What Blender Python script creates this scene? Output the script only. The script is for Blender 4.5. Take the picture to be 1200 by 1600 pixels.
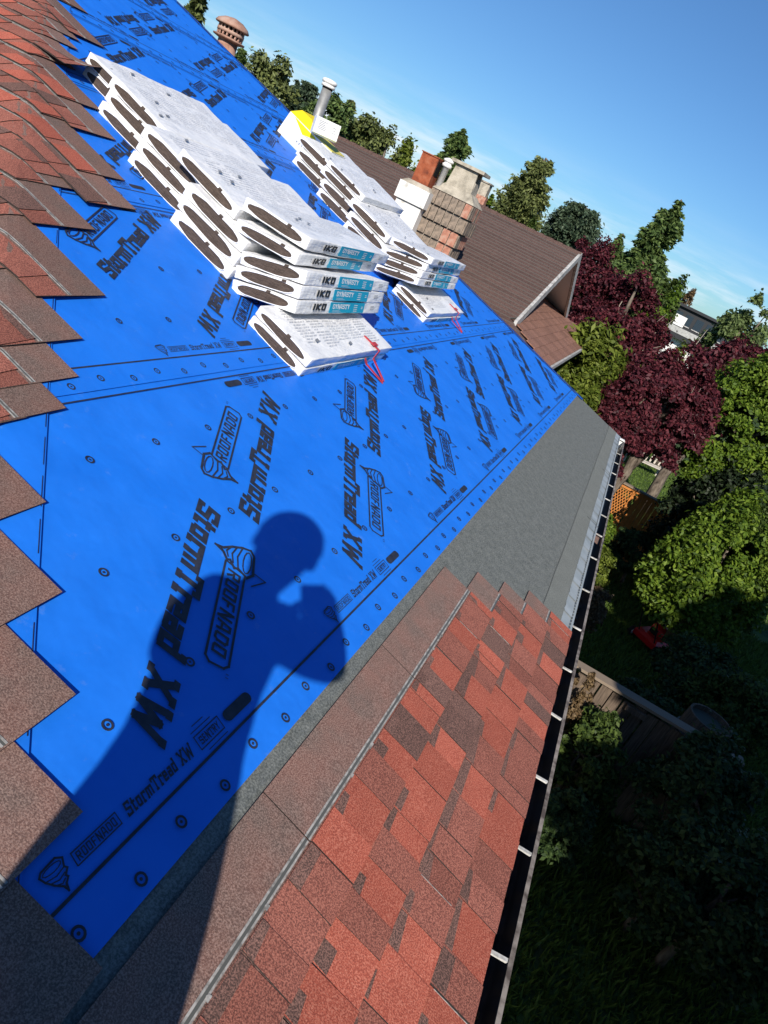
import bpy, bmesh, math, random
import numpy as np
from mathutils import Matrix, Vector, noise as mnoise

# ------------------------------------------------------------------ camera, world, sun, exposure
scene = bpy.context.scene
for o in list(bpy.data.objects): bpy.data.objects.remove(o)
COL = scene.collection
rad = math.radians
CAM = Vector((0, 0, 6.2))
YAW, PITCH, ROLL, FOC = rad(10.84), rad(22.36), rad(26.0), 1150.0
PHI = rad(17.89)          # roof pitch
HH = 1.15                 # lens height square to the roof plane
fwd = Vector((math.cos(PITCH)*math.cos(YAW), math.cos(PITCH)*math.sin(YAW), -math.sin(PITCH)))
rgt0 = Vector((math.sin(YAW), -math.cos(YAW), 0)); up0 = rgt0.cross(fwd)
CR = rgt0*math.cos(ROLL)+up0*math.sin(ROLL); CU = -rgt0*math.sin(ROLL)+up0*math.cos(ROLL)
cam = bpy.data.cameras.new('camera'); camo = bpy.data.objects.new('camera', cam); COL.objects.link(camo)
camo.matrix_world = Matrix(((CR.x, CU.x, -fwd.x, CAM.x), (CR.y, CU.y, -fwd.y, CAM.y), (CR.z, CU.z, -fwd.z, CAM.z), (0, 0, 0, 1)))
cam.sensor_fit = 'VERTICAL'; cam.sensor_height = 36.0; cam.sensor_width = 27.0
cam.lens = 36.0*FOC/1600.0
cam.clip_start = 0.01; cam.clip_end = 9000
scene.camera = camo
scene.render.resolution_x = 768; scene.render.resolution_y = 1024
SUN = Vector((-0.83656, -0.20662, 0.50742)).normalized()      # towards the sun
sd = bpy.data.lights.new('sun', 'SUN'); sd.energy = 5.0; sd.angle = rad(0.53); sd.color = (1.0, 0.93, 0.83)
so = bpy.data.objects.new('sun', sd); COL.objects.link(so); so.location = (-20, -6, 30)
so.rotation_euler = (-SUN).to_track_quat('-Z', 'Y').to_euler()
W = bpy.data.worlds.new('World'); scene.world = W; W.use_nodes = True
nt = W.node_tree; nt.nodes.clear()
def N(t, kind, **kw):
    n = t.nodes.new(kind)
    for k, v in kw.items(): setattr(n, k, v)
    return n
sky = N(nt, 'ShaderNodeTexSky'); sky.sky_type = 'NISHITA'; sky.sun_disc = False
sky.sun_elevation = math.asin(SUN.z); sky.sun_rotation = math.atan2(SUN.x, SUN.y)
sky.air_density = 1.0; sky.dust_density = 0.25; sky.ozone_density = 2.2; sky.altitude = 50
tc = N(nt, 'ShaderNodeTexCoord'); sep = N(nt, 'ShaderNodeSeparateXYZ'); nt.links.new(tc.outputs['Generated'], sep.inputs[0])
# thin streaky cloud low in the sky: noise stretched along the horizon
mp = N(nt, 'ShaderNodeMapping'); mp.inputs['Scale'].default_value = (2.2, 2.2, 19.0); mp.inputs['Rotation'].default_value = (0.05, 0.02, 0.4)
nt.links.new(tc.outputs['Generated'], mp.inputs[0])
cn = N(nt, 'ShaderNodeTexNoise'); cn.inputs['Scale'].default_value = 2.3; cn.inputs['Detail'].default_value = 7; cn.inputs['Roughness'].default_value = 0.62
nt.links.new(mp.outputs[0], cn.inputs['Vector'])
cr = N(nt, 'ShaderNodeValToRGB'); cr.color_ramp.elements[0].position = 0.40; cr.color_ramp.elements[1].position = 0.66
nt.links.new(cn.outputs['Fac'], cr.inputs[0])
band = N(nt, 'ShaderNodeValToRGB')
be = band.color_ramp.elements; be[0].position = 0.0; be[0].color = (.95, .95, .95, 1); be[1].position = 0.12; be[1].color = (0, 0, 0, 1)
e = be.new(0.05); e.color = (.75, .75, .75, 1); e = be.new(0.08); e.color = (.12, .12, .12, 1)
nt.links.new(sep.outputs['Z'], band.inputs[0])
mul = N(nt, 'ShaderNodeMath', operation='MULTIPLY'); nt.links.new(cr.outputs[0], mul.inputs[0]); nt.links.new(band.outputs[0], mul.inputs[1])
mixc = N(nt, 'ShaderNodeMixRGB'); mixc.inputs[2].default_value = (9.6, 9.9, 10.6, 1)
tint = N(nt, 'ShaderNodeMixRGB', blend_type='MULTIPLY'); tint.inputs[0].default_value = 1.0; tint.inputs[2].default_value = (.46, .73, 1.02, 1)   # the phone's deep blue sky
nt.links.new(sky.outputs[0], tint.inputs[1])
nt.links.new(mul.outputs[0], mixc.inputs[0]); nt.links.new(tint.outputs[0], mixc.inputs[1])
bg = N(nt, 'ShaderNodeBackground'); bg.inputs[1].default_value = 0.088
wo = N(nt, 'ShaderNodeOutputWorld'); nt.links.new(mixc.outputs[0], bg.inputs[0]); nt.links.new(bg.outputs[0], wo.inputs[0])
vs = scene.view_settings; vs.view_transform = 'Standard'; vs.look = 'None'; vs.gamma = 1.0; vs.exposure = 0.28; vs.use_curve_mapping = False
scene.render.engine = 'CYCLES'
scene.cycles.max_bounces = 5; scene.cycles.diffuse_bounces = 3; scene.cycles.glossy_bounces = 2; scene.cycles.transmission_bounces = 2; scene.cycles.transparent_max_bounces = 2

# ------------------------------------------------------------------ helpers
rnd = random.Random(7)
SU = Vector((1, 0, 0)); SV = Vector((0, math.cos(PHI), math.sin(PHI))); SN = Vector((0, -math.sin(PHI), math.cos(PHI)))
RO = CAM-HH*SN            # roof point square below the lens
def frame(o, ex, ey, ez):
    return Matrix(((ex[0], ey[0], ez[0], o[0]), (ex[1], ey[1], ez[1], o[1]), (ex[2], ey[2], ez[2], o[2]), (0, 0, 0, 1)))
ROOF = frame(RO, SU, SV, SN)
def rp(u, v, h=0): return RO+u*SU+v*SV+h*SN
def ray(px, py): return (fwd*FOC+CR*(px-600)-CU*(py-800))
def at_z(px, py, z): d = ray(px, py); return CAM+d*((z-CAM.z)/d.z)
def at_r(px, py, r): d = ray(px, py); return CAM+d*(r/math.hypot(d.x, d.y))
WM = {}
I4 = Matrix.Identity(4)
def T(x, y=None, z=None):
    return Matrix.Translation(Vector((x, y, z)) if y is not None else Vector(x))
def obj(name, me, parent=None, M=None, mat=None):
    o = bpy.data.objects.new(name, me); COL.objects.link(o)
    M = M or (WM[parent.name] if parent else I4)
    WM[o.name] = M.copy()
    if parent:
        o.parent = parent; o.matrix_basis = WM[parent.name].inverted() @ M
    else: o.matrix_basis = M
    if mat and me is not None and len(me.materials) == 0: me.materials.append(mat)
    return o
def tag(o, label=None, cat=None, group=None, kind=None):
    if label: o['label'] = label
    if cat: o['category'] = cat
    if group: o['group'] = group
    if kind: o['kind'] = kind
    return o
def thing(name, label, cat, M=None, group=None):
    o = obj(name, None, None, M); o.empty_display_size = 0.1
    return tag(o, label, cat, group)
class MB:
    """collects vertices and faces, then makes one mesh"""
    def __init__(s): s.v = []; s.f = []; s.m = []
    def add(s, vs, fs, mi=0):
        b = len(s.v); s.v += [tuple(p) for p in vs]; s.f += [tuple(b+i for i in f) for f in fs]; s.m += [mi]*len(fs); return s
    def box(s, a, b, mi=0, M=None):
        x0, y0, z0 = a; x1, y1, z1 = b
        vs = [Vector(p) for p in ((x0, y0, z0), (x1, y0, z0), (x1, y1, z0), (x0, y1, z0), (x0, y0, z1), (x1, y0, z1), (x1, y1, z1), (x0, y1, z1))]
        if M: vs = [M @ p for p in vs]
        return s.add(vs, [(3, 2, 1, 0), (4, 5, 6, 7), (0, 1, 5, 4), (1, 2, 6, 5), (2, 3, 7, 6), (3, 0, 4, 7)], mi)
    def hexa(s, lo, hi, mi=0):   # lo, hi: four points each, counter-clockwise seen from above
        return s.add(list(lo)+list(hi), [(3, 2, 1, 0), (4, 5, 6, 7), (0, 1, 5, 4), (1, 2, 6, 5), (2, 3, 7, 6), (3, 0, 4, 7)], mi)
    def quad(s, *p, mi=0): return s.add(p, [tuple(range(len(p)))], mi)
    def tube(s, pts, r, n=8, mi=0, cap=True):
        pts = [Vector(p) for p in pts]; rs = r if isinstance(r, (list, tuple)) else [r]*len(pts)
        rings = []; side = None
        for i, p in enumerate(pts):
            d = (pts[min(i+1, len(pts)-1)]-pts[max(i-1, 0)]).normalized()
            if side is None: side = d.orthogonal().normalized()
            side = (side-d*side.dot(d)); side = side.normalized() if side.length > 1e-6 else d.orthogonal().normalized()
            bi = d.cross(side)
            rings.append([p+rs[i]*(math.cos(t)*side+math.sin(t)*bi) for t in [2*math.pi*k/n for k in range(n)]])
        vs = [q for ring in rings for q in ring]; fs = []
        for i in range(len(pts)-1):
            for k in range(n): fs.append((i*n+k, i*n+(k+1) % n, (i+1)*n+(k+1) % n, (i+1)*n+k))
        if cap: fs += [tuple(range(n-1, -1, -1)), tuple((len(pts)-1)*n+k for k in range(n))]
        return s.add(vs, fs, mi)
    def lathe(s, prof, n=20, o=(0, 0, 0), mi=0):
        vs = []; fs = []
        for r, z in prof:
            for k in range(n): vs.append((o[0]+r*math.cos(2*math.pi*k/n), o[1]+r*math.sin(2*math.pi*k/n), o[2]+z))
        for i in range(len(prof)-1):
            for k in range(n): fs.append((i*n+k, i*n+(k+1) % n, (i+1)*n+(k+1) % n, (i+1)*n+k))
        fs += [tuple(range(n-1, -1, -1)), tuple((len(prof)-1)*n+k for k in range(n))]
        return s.add(vs, fs, mi)
    def mesh(s, name, mats, smooth=False):
        me = bpy.data.meshes.new(name); me.from_pydata(s.v, [], s.f)
        for m in (mats if isinstance(mats, (list, tuple)) else [mats]): me.materials.append(m)
        if any(s.m): me.polygons.foreach_set('material_index', s.m)
        if smooth: me.polygons.foreach_set('use_smooth', [True]*len(s.f))
        me.update(); return me
    def obj(s, name, mats, parent=None, M=None, smooth=False): return obj(name, s.mesh(name, mats, smooth), parent, M)
def np_mesh(name, verts, nper, mat, smooth=False):
    """verts (F*nper,3): loose faces of nper corners"""
    n = len(verts); F = n//nper
    me = bpy.data.meshes.new(name); me.vertices.add(n); me.vertices.foreach_set('co', np.asarray(verts, np.float32).ravel())
    me.loops.add(n); me.loops.foreach_set('vertex_index', np.arange(n, dtype=np.int32))
    me.polygons.add(F); me.polygons.foreach_set('loop_start', np.arange(0, n, nper, dtype=np.int32)); me.polygons.foreach_set('loop_total', np.full(F, nper, np.int32))
    me.materials.append(mat); me.update(calc_edges=True); return me
def copy_tree(o, M, parent=None):
    c = o.copy(); COL.objects.link(c)
    if parent: c.parent = parent
    else: c.matrix_basis = M
    WM[c.name] = M
    for ch in o.children: copy_tree(ch, M @ ch.matrix_basis, c)
    return c

# ------------------------------------------------------------------ materials
def mat(name, base, rough=0.8, spec=0.3, metal=0.0):
    m = bpy.data.materials.new(name); m.use_nodes = True
    p = m.node_tree.nodes['Principled BSDF']; p.inputs['Base Color'].default_value = (*base, 1)
    p.inputs['Roughness'].default_value = rough; p.inputs['Specular IOR Level'].default_value = spec; p.inputs['Metallic'].default_value = metal
    return m
def nodes(m): return m.node_tree, m.node_tree.nodes['Principled BSDF']
def noise_col(m, stops, scale, detail=4, rough=0.6, coord='Object', mapscale=None, dist=0.0, inp='Base Color'):
    t, p = nodes(m); c = N(t, 'ShaderNodeTexCoord'); n = N(t, 'ShaderNodeTexNoise')
    n.inputs['Scale'].default_value = scale; n.inputs['Detail'].default_value = detail; n.inputs['Roughness'].default_value = rough; n.inputs['Distortion'].default_value = dist
    if mapscale:
        mp = N(t, 'ShaderNodeMapping'); mp.inputs['Scale'].default_value = mapscale; t.links.new(c.outputs[coord], mp.inputs[0]); t.links.new(mp.outputs[0], n.inputs['Vector'])
    else: t.links.new(c.outputs[coord], n.inputs['Vector'])
    r = N(t, 'ShaderNodeValToRGB'); el = r.color_ramp.elements
    while len(el) < len(stops): el.new(0.5)
    for k, (pos, col) in enumerate(stops): el[k].position = pos; el[k].color = (*col, 1)
    t.links.new(n.outputs['Fac'], r.inputs[0])
    if inp: t.links.new(r.outputs[0], p.inputs[inp])
    return r.outputs[0]
def bump(m, scale, strength, dist=0.01, detail=3, coord='Object', mapscale=None, kind='noise'):
    t, p = nodes(m); c = N(t, 'ShaderNodeTexCoord')
    n = N(t, 'ShaderNodeTexNoise') if kind == 'noise' else N(t, 'ShaderNodeTexVoronoi')
    n.inputs['Scale'].default_value = scale
    if kind == 'noise': n.inputs['Detail'].default_value = detail
    src = c.outputs[coord]
    if mapscale:
        mp = N(t, 'ShaderNodeMapping'); mp.inputs['Scale'].default_value = mapscale; t.links.new(src, mp.inputs[0]); src = mp.outputs[0]
    t.links.new(src, n.inputs['Vector'])
    b = N(t, 'ShaderNodeBump'); b.inputs['Strength'].default_value = strength; b.inputs['Distance'].default_value = dist
    t.links.new(n.outputs[0], b.inputs['Height'])
    old = p.inputs['Normal'].links
    if old: t.links.new(old[0].from_socket, b.inputs['Normal'])
    t.links.new(b.outputs[0], p.inputs['Normal'])
def mix_fac(m, fac_out, ca, cb):
    """colour sockets/colours mixed by a factor output into Base Color"""
    t, p = nodes(m); x = N(t, 'ShaderNodeMixRGB'); t.links.new(fac_out, x.inputs[0])
    for i, c in ((1, ca), (2, cb)):
        if hasattr(c, 'is_output'): t.links.new(c, x.inputs[i])
        else: x.inputs[i].default_value = (*c, 1)
    t.links.new(x.outputs[0], p.inputs['Base Color']); return x.outputs[0]
def granule(name, dark, mid, light, gs=300, drift=None, dscale=9, dmix=.28):
    """mineral granules: fine speckle of three tones, slow drift of tone, tiny relief"""
    m = mat(name, mid, 0.92, 0.2)
    a = noise_col(m, [(0.40, dark), (0.5, mid), (0.60, light)], gs, 2, 0.75)
    b = noise_col(m, [(0.36, tuple(c*0.78 for c in mid)), (0.64, drift or tuple(min(1, c*1.18) for c in mid))], dscale, 4, 0.6)
    t, p = nodes(m); x = N(t, 'ShaderNodeMixRGB'); x.inputs[0].default_value = dmix
    t.links.new(a, x.inputs[1]); t.links.new(b, x.inputs[2])
    oi = N(t, 'ShaderNodeObjectInfo'); hs = N(t, 'ShaderNodeHueSaturation')
    mr = N(t, 'ShaderNodeMapRange'); mr.inputs[3].default_value = 0.84; mr.inputs[4].default_value = 1.14
    t.links.new(oi.outputs['Random'], mr.inputs[0]); t.links.new(mr.outputs[0], hs.inputs['Value']); t.links.new(x.outputs[0], hs.inputs['Color'])
    t.links.new(hs.outputs[0], p.inputs['Base Color'])
    bump(m, gs*0.9, 0.55, 0.002, 2)
    return m
M = {}
M['red'] = granule('red granules', (.22, .058, .042), (.41, .094, .058), (.54, .205, .14))
M['redmid'] = granule('dark red granules', (.10, .046, .037), (.285, .092, .066), (.46, .19, .135))
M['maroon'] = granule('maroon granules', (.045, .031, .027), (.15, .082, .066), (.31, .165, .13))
M['brown'] = granule('brown headlap granules', (.075, .056, .05), (.19, .128, .106), (.34, .245, .205), 300, (.27, .115, .085), 7, .42)
M['grey'] = granule('grey granulated membrane', (.095, .105, .098), (.205, .218, .206), (.34, .355, .335), 170, (.085, .095, .09), 26, .6)
bump(M['grey'], 22, .5, .012, 5, mapscale=(1, 2.2, 1))
M['seal'] = mat('sealant strip', (.34, .33, .30), .6); noise_col(M['seal'], [(.35, (.17, .16, .145)), (.6, (.42, .40, .37))], 60, 4)
M['tar'] = mat('dark sealant', (.10, .10, .09), .45)
M['edge'] = mat('cut shingle edge', (.03, .024, .022), .95)
blue = mat('blue woven underlayment', (.008, .165, .74), .55, .16); M['blue'] = blue
noise_col(blue, [(.3, (.010, .165, .72)), (.7, (.017, .195, .80))], 5, 5)
tb_, pb0_ = nodes(blue)
cb_ = pb0_.inputs['Base Color'].links[0].from_socket
dn_ = noise_col(blue, [(.60, (0, 0, 0)), (.78, (.5, .5, .5))], 16, 9, .72, inp=None)       # chalky scuffs and dust
mix_fac(blue, dn_, cb_, (.16, .30, .72))
bump(blue, 3.2, .42, .035, 4); bump(blue, 14, .16, .006, 3, mapscale=(1, 2.5, 1)); bump(blue, 700, .10, .0006, 1)
M['print'] = mat('black print', (.022, .028, .045), .6, .3)
noise_col(M['print'], [(.35, (.014, .018, .035)), (.7, (.035, .04, .06))], 40, 4)
M['metal'] = mat('galvanised drip edge', (.42, .45, .44), .5, .5, .35); noise_col(M['metal'], [(.3, (.34, .37, .36)), (.7, (.5, .53, .52))], 7, 4)
M['strip'] = granule('grey starter strip', (.09, .095, .085), (.15, .16, .148), (.24, .25, .23), 260)
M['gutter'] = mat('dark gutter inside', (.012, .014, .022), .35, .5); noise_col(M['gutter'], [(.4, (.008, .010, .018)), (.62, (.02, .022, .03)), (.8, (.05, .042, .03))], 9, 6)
M['gutlip'] = mat('weathered brown gutter lip', (.26, .20, .16), .6); noise_col(M['gutlip'], [(.38, (.09, .07, .058)), (.62, (.30, .26, .225))], 22, 6)
M['white'] = mat('white painted metal', (.78, .78, .76), .5)
M['strap'] = mat('white hanger strap', (.72, .71, .67), .55); noise_col(M['strap'], [(.35, (.32, .31, .28)), (.6, (.62, .61, .58))], 40, 4)
M['wall'] = mat('pale stucco wall', (.55, .52, .46), .9); bump(M['wall'], 60, .4, .01)
M['wood'] = mat('roof deck boards', (.35, .24, .14), .8)
# ------------------------------------------------------------------ ground (large structure first)
g = MB(); n = 60
gm = mat('garden soil and grass', (.035, .05, .018), .95, .1)
noise_col(gm, [(.30, (.045, .046, .026)), (.5, (.048, .082, .026)), (.72, (.09, .14, .035))], 1.3, 8, .65); bump(gm, 18, .6, .05, 5)
g.quad((-3000, -3000, 0), (3000, -3000, 0), (3000, 3000, 0), (-3000, 3000, 0))
gr = g.obj('ground', gm); tag(gr, kind='structure')

# ------------------------------------------------------------------ stroke lettering (flat print)
GL = {
 'S': (.66, [[(.57, .70), (.57, .9), (.1, .9), (.1, .55), (.57, .47), (.57, .1), (.1, .1), (.1, .30)]]),
 't': (.44, [[(.17, .95), (.17, .09), (.42, .09)], [(0, .64), (.42, .64)]]),
 'o': (.56, [[(.1, .09), (.1, .63), (.46, .63), (.46, .09), (.1, .09)]]),
 'r': (.46, [[(.13, .0), (.13, .63), (.44, .63), (.44, .50)], [(0, .05), (.30, .05)]]),
 'm': (.86, [[(.13, 0), (.13, .63), (.74, .63), (.74, 0)], [(.43, .6), (.43, .0)], [(0, .05), (.22, .05)]]),
 'T': (.72, [[(.04, .68), (.04, .9), (.68, .9), (.68, .68)], [(.36, .9), (.36, 0)], [(.2, .05), (.52, .05)]]),
 'e': (.56, [[(.1, .36), (.46, .36), (.46, .63), (.1, .63), (.1, .09), (.46, .09), (.46, .2)]]),
 'a': (.56, [[(.1, .63), (.46, .63), (.46, .0)], [(.46, .09), (.1, .09), (.1, .38), (.46, .38)]]),
 'd': (.58, [[(.3, .95), (.46, .95), (.46, 0)], [(.46, .09), (.1, .09), (.1, .63), (.46, .63)]]),
 'X': (.80, [[(.12, 1.0), (.66, 0)], [(.68, 1.0), (.12, 0)], [(0, .95), (.28, .95)], [(.5, .95), (.8, .95)], [(0, .05), (.28, .05)], [(.5, .05), (.8, .05)]]),
 'W': (1.02, [[(.10, 1), (.24, .0), (.50, .72), (.70, .0), (.92, 1)], [(0, .95), (.26, .95)], [(.78, .95), (1.02, .95)]]),
 'R': (.60, [[(.1, 0), (.1, .92), (.5, .92), (.5, .5), (.1, .5)], [(.28, .5), (.52, 0)]]),
 'O': (.60, [[(.1, .08), (.1, .92), (.5, .92), (.5, .08), (.1, .08)]]),
 'F': (.56, [[(.1, 0), (.1, .92), (.52, .92)], [(.1, .5), (.44, .5)]]),
 'N': (.62, [[(.1, 0), (.1, 1), (.52, 0), (.52, 1)]]),
 'A': (.62, [[(.06, 0), (.18, .95), (.44, .95), (.56, 0)], [(.13, .36), (.50, .36)]]),
 'D': (.62, [[(.1, .08), (.1, .92), (.42, .92), (.54, .78), (.54, .22), (.42, .08), (.1, .08)]]),
 'E': (.54, [[(.48, .92), (.1, .92), (.1, .08), (.48, .08)], [(.1, .5), (.42, .5)]]),
 'Y': (.62, [[(.04, 1), (.31, .5), (.58, 1)], [(.31, .5), (.31, 0)]]),
 'I': (.28, [[(.13, 0), (.13, 1)]]),
 'K': (.68, [[(.12, 0), (.12, 1)], [(.62, 1), (.18, .5), (.64, 0)]]),
 'M': (.8, [[(.1, 0), (.1, 1), (.4, .3), (.7, 1), (.7, 0)]]),
 ' ': (.34, []), '.': (.2, [[(.08, .0), (.08, .1)]])}
ZL = [0.0]
def strokes(mb, pts, w, place, z=0.0):
    """flat ribbon along a polyline; each piece a hair above the last so no two lie in one plane"""
    for i in range(len(pts)-1):
        a = Vector(pts[i]); b = Vector(pts[i+1]); d = (b-a)
        if d.length < 1e-6: continue
        d.normalize(); nrm = Vector((-d.y, d.x))*w/2
        a2 = a-d*(w/2 if i > 0 else 0); b2 = b+d*(w/2 if i < len(pts)-2 else 0)
        zz = z+0.00006*(i % 5)+ZL[0]; ZL[0] = (ZL[0]+0.00002) % 0.0002
        q = [place(p) for p in (a2-nrm, b2-nrm, b2+nrm, a2+nrm)]
        mb.quad(*[(p[0], p[1], zz) for p in q])
def text_width(s, gap=.10): return sum(GL[c][0]+gap for c in s)-gap
def lettering(mb, s, cap, x0=0, y0=0, w=.17, shear=.22, length=None, gap=.10, z=0.0):
    k = cap; kx = cap if length is None else length/text_width(s, gap)
    x = 0
    for c in s:
        adv, pl = GL[c]
        for p in pl:
            strokes(mb, p, w/cap, lambda q, x=x: (x0+(q[0]+x)*kx+shear*q[1]*cap, y0+q[1]*k), z)
        x += adv+gap
def outline(mb, pts, w, z=0.0): strokes(mb, [*pts, pts[0]], w, lambda q: q, z)
def tornado(mb, s, x0=0, y0=0, w=.012, z=0.0):
    """plain funnel cloud emblem: tapering body with swirl bands"""
    P = lambda x, y: (x0+s*x, y0+s*y)
    out = [P(.1, .95), P(.75, 1.0), P(.95, .85), P(.8, .6), P(.86, .5), P(.66, .36), P(.7, .28), P(.52, .16), P(.42, -.06), P(.38, .14), P(.18, .36), P(.02, .62), P(-.04, .84)]
    strokes(mb, out+[out[0]], s*.07, lambda q: q, z)
    el = [P(.45+.38*math.cos(t), .80+.11*math.sin(t)) for t in [k*math.pi/6 for k in range(13)]]
    strokes(mb, el, s*.035, lambda q: q, z)
    for k in range(4):
        y = .62-.15*k; a = .03+.10*k; b = .82-.11*k
        strokes(mb, [P(a, y), P((a+b)/2, y-.09), P(b, y-.02)], s*.04, lambda q: q, z)

# ------------------------------------------------------------------ our house: hip roof being re-shingled
house = thing('house', 'house under the photographer, hip roof half covered in blue underlayment and red shingles', 'house', T(4, 5.6, 0))
CP, SP = math.cos(PHI), math.sin(PHI)
VE, VR = -.785, 5.6                      # eave and ridge, along the slope
HO = Vector((VE*CP+.43, VE)); HE = Vector((CP, 1)).normalized(); HPp = Vector((-HE.y, HE.x))
hip3 = (HE.x*SU+HE.y*SV).normalized(); nh = Vector((-SP, 0, CP))
dh = nh.cross(hip3); dh = dh if dh.dot(Vector((-1, 1, 0))) > 0 else -dh
def unf(u, v, lift=0.0):
    """point given on the unrolled roof: right of the hip on the blue slope, left of it bent over onto the end slope"""
    p = Vector((u, v))-HO; a = p.dot(HE); b = p.dot(HPp); r = .035
    base = rp(HO.x, HO.y)+hip3*a
    if b <= -r: return base-(HPp.x*SU+HPp.y*SV)*(-b)+SN*lift
    d1 = (HPp.x*SU+HPp.y*SV)
    if b >= r: return base+dh*b+nh*lift
    t = (b+r)/(2*r); q0 = base-d1*r; q1 = base+dh*r; qm = base
    c = q0*(1-t)**2+qm*2*t*(1-t)+q1*t**2
    return c+(SN*(1-t)+nh*t).normalized()*lift
def un_axis(w): return (w.dot(hip3)*HE+w.dot(dh)*HPp)
H_UN = un_axis(Vector((0, 1, 0))); S_UN = un_axis(Vector((CP, 0, SP)))
def rake_u(v): return 8.40+(7.32-8.40)*(v-VE)/(VR-VE)
def hip_u(v): return v*CP+.43
# deck of the two slopes in view and of the two behind
zE = rp(0, VE).z; yE = rp(0, VE).y; yR = rp(0, VR).y; zR = rp(0, VR).z; xR = rp(hip_u(VR), VR).x
dk = MB()
dk.hexa([rp(hip_u(VE), VE, -.09), rp(rake_u(VE), VE, -.09), rp(rake_u(VR), VR, -.09), rp(hip_u(VR), VR, -.09)],
        [rp(hip_u(VE), VE, -.006), rp(rake_u(VE), VE, -.006), rp(rake_u(VR), VR, -.006), rp(hip_u(VR), VR, -.006)])
y2 = 2*yR-yE; x0 = rp(hip_u(VE), VE).x; XL = 1.0; zL = zE-XL*math.tan(PHI)
def hp(x, y, l=0): return Vector((x, y, zE+(x-x0)*math.tan(PHI)))+nh*l
def far(x, y, l=0): return Vector((x, y, zR-(y-yR)*math.tan(PHI)))+Vector((0, SP, CP))*l
tri = [hp(x0-XL, yE), hp(x0, yE), hp(xR, yR), hp(x0, y2), hp(x0-XL, y2)]
dk.add([p-nh*.09 for p in tri]+[p-nh*.006 for p in tri], [(0, 1, 2, 3, 4), (9, 8, 7, 6, 5)]+[(i, 5+i, 5+(i+1) % 5, (i+1) % 5) for i in range(5)])
dk.hexa([far(xR, yR, -.09), far(7.3, yR, -.09), far(8.4, y2, -.09), far(x0, y2, -.09)], [far(xR, yR, -.006), far(7.3, yR, -.006), far(8.4, y2, -.006), far(x0, y2, -.006)])
dk.obj('roof_deck', M['wood'], house, I4)
wl = MB(); wl.box((x0+.45, yE+.45, 0), (7.5, y2-.45, zE-.12)); wl.obj('wall', M['wall'], house, I4)
sf = MB(); sf.box((x0-.02, yE+.02, zE-.16), (8.28, yE+.5, zE-.125)); sf.box((x0-.02, yE+.5, zE-.162), (x0+.5, y2, zE-.127)); sf.obj('soffit', M['white'], house, I4)
fr = MB(); fr.box((x0, yE+.004, zE-.20), (8.38, yE+.03, zE-.03)); fr.obj('fascia', M['gutlip'], house, I4)
gb = MB()
gb.add([(7.9, yE+.05, zE-.14), (7.9, y2-.05, zE-.14), (7.25, yR, zR-.13), (7.5, yE+.05, zE-.14), (7.5, y2-.05, zE-.14), (7.2, yR, zR-.13)], [(0, 1, 2), (5, 4, 3), (0, 3, 4, 1), (1, 4, 5, 2), (2, 5, 3, 0)])
gb.obj('gable_wall', M['wall'], house, I4)
# far slope and end slope keep a cover too
fs = MB(); fs.quad(far(xR, yR, .002), far(7.28, yR, .002), far(8.38, y2, .002), far(x0, y2, .002)); fs.obj('far_slope_covering', M['brown'], house, I4)
rb = MB()
for i in range(16):
    xa = xR+.1+i*.12-.4
    if xa > 7.0: break
    rb.box((xa, yR-.13, zR+.004+.004*(i % 2)), (xa+.2, yR+.13, zR+.016+.004*(i % 2)))
rb.obj('ridge_cap', M['brown'], house, I4)
hb = MB(); t5 = [p+nh*.002 for p in tri]; hb.add(t5, [(4, 3, 2, 1, 0)] if (t5[1]-t5[0]).cross(t5[2]-t5[1]).dot(nh) < 0 else [(0, 1, 2, 3, 4)])
hb.obj('end_slope_underlayment', M['blue'], house, I4)

# grey membrane along the eave, the darker starter strip and the metal edge
def sheet(name, v0, v1, h, m, u0=None, u1=None, nu=40, wav=0.0):
    b = MB(); seed = rnd.random()*50
    for i in range(nu+1):
        t = i/nu
        for v in (v0, v1):
            ua = (hip_u(v) if u0 is None else u0); ub = (rake_u(v) if u1 is None else u1)
            b.v.append((ua+(ub-ua)*t, v+(wav*mnoise.noise(Vector((t*24+seed, v, 0)))), h))
    for i in range(nu): b.f.append((2*i, 2*i+2, 2*i+3, 2*i+1)); b.m.append(0)
    return b.obj(name, m, house, ROOF)
sheet('eave_membrane', -.66, -.06, .000, M['grey'])
sheet('starter_strip', -.722, -.615, .004, M['strip'], wav=.003)
de = sheet('drip_edge', -.79, -.690, .002, M['metal'])
pf = MB()
for i in range(150):
    u = 2.9+i*.036
    if u < 8.3: pf.box((u, -.776, .0065), (u+.022, -.770, .0080))
pf.obj('perforation', M['tar'], de, ROOF)['kind'] = 'stuff'
wr = MB()   # torn light patches where the metal shows through
for i in range(26):
    u = 3.0+i*.2; w_ = rnd.uniform(.07, .19)
    wr.add([(u+w_*q/6, -.78+.001*q, .0055) for q in range(7)]+[(u+w_*(6-q)/6, -.722+.012*mnoise.noise(Vector((u*9+q*.8, 1, 2))), .0055) for q in range(7)], [tuple(range(14))])
wr.obj('metal_patch', M['metal'], de, ROOF)['kind'] = 'stuff'
lap = MB()
for u in (4.75, 6.3): lap.box((u, -.79, .0066), (u+.006, -.69, .0078))
lap.obj('joint', M['tar'], de, ROOF)

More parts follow.
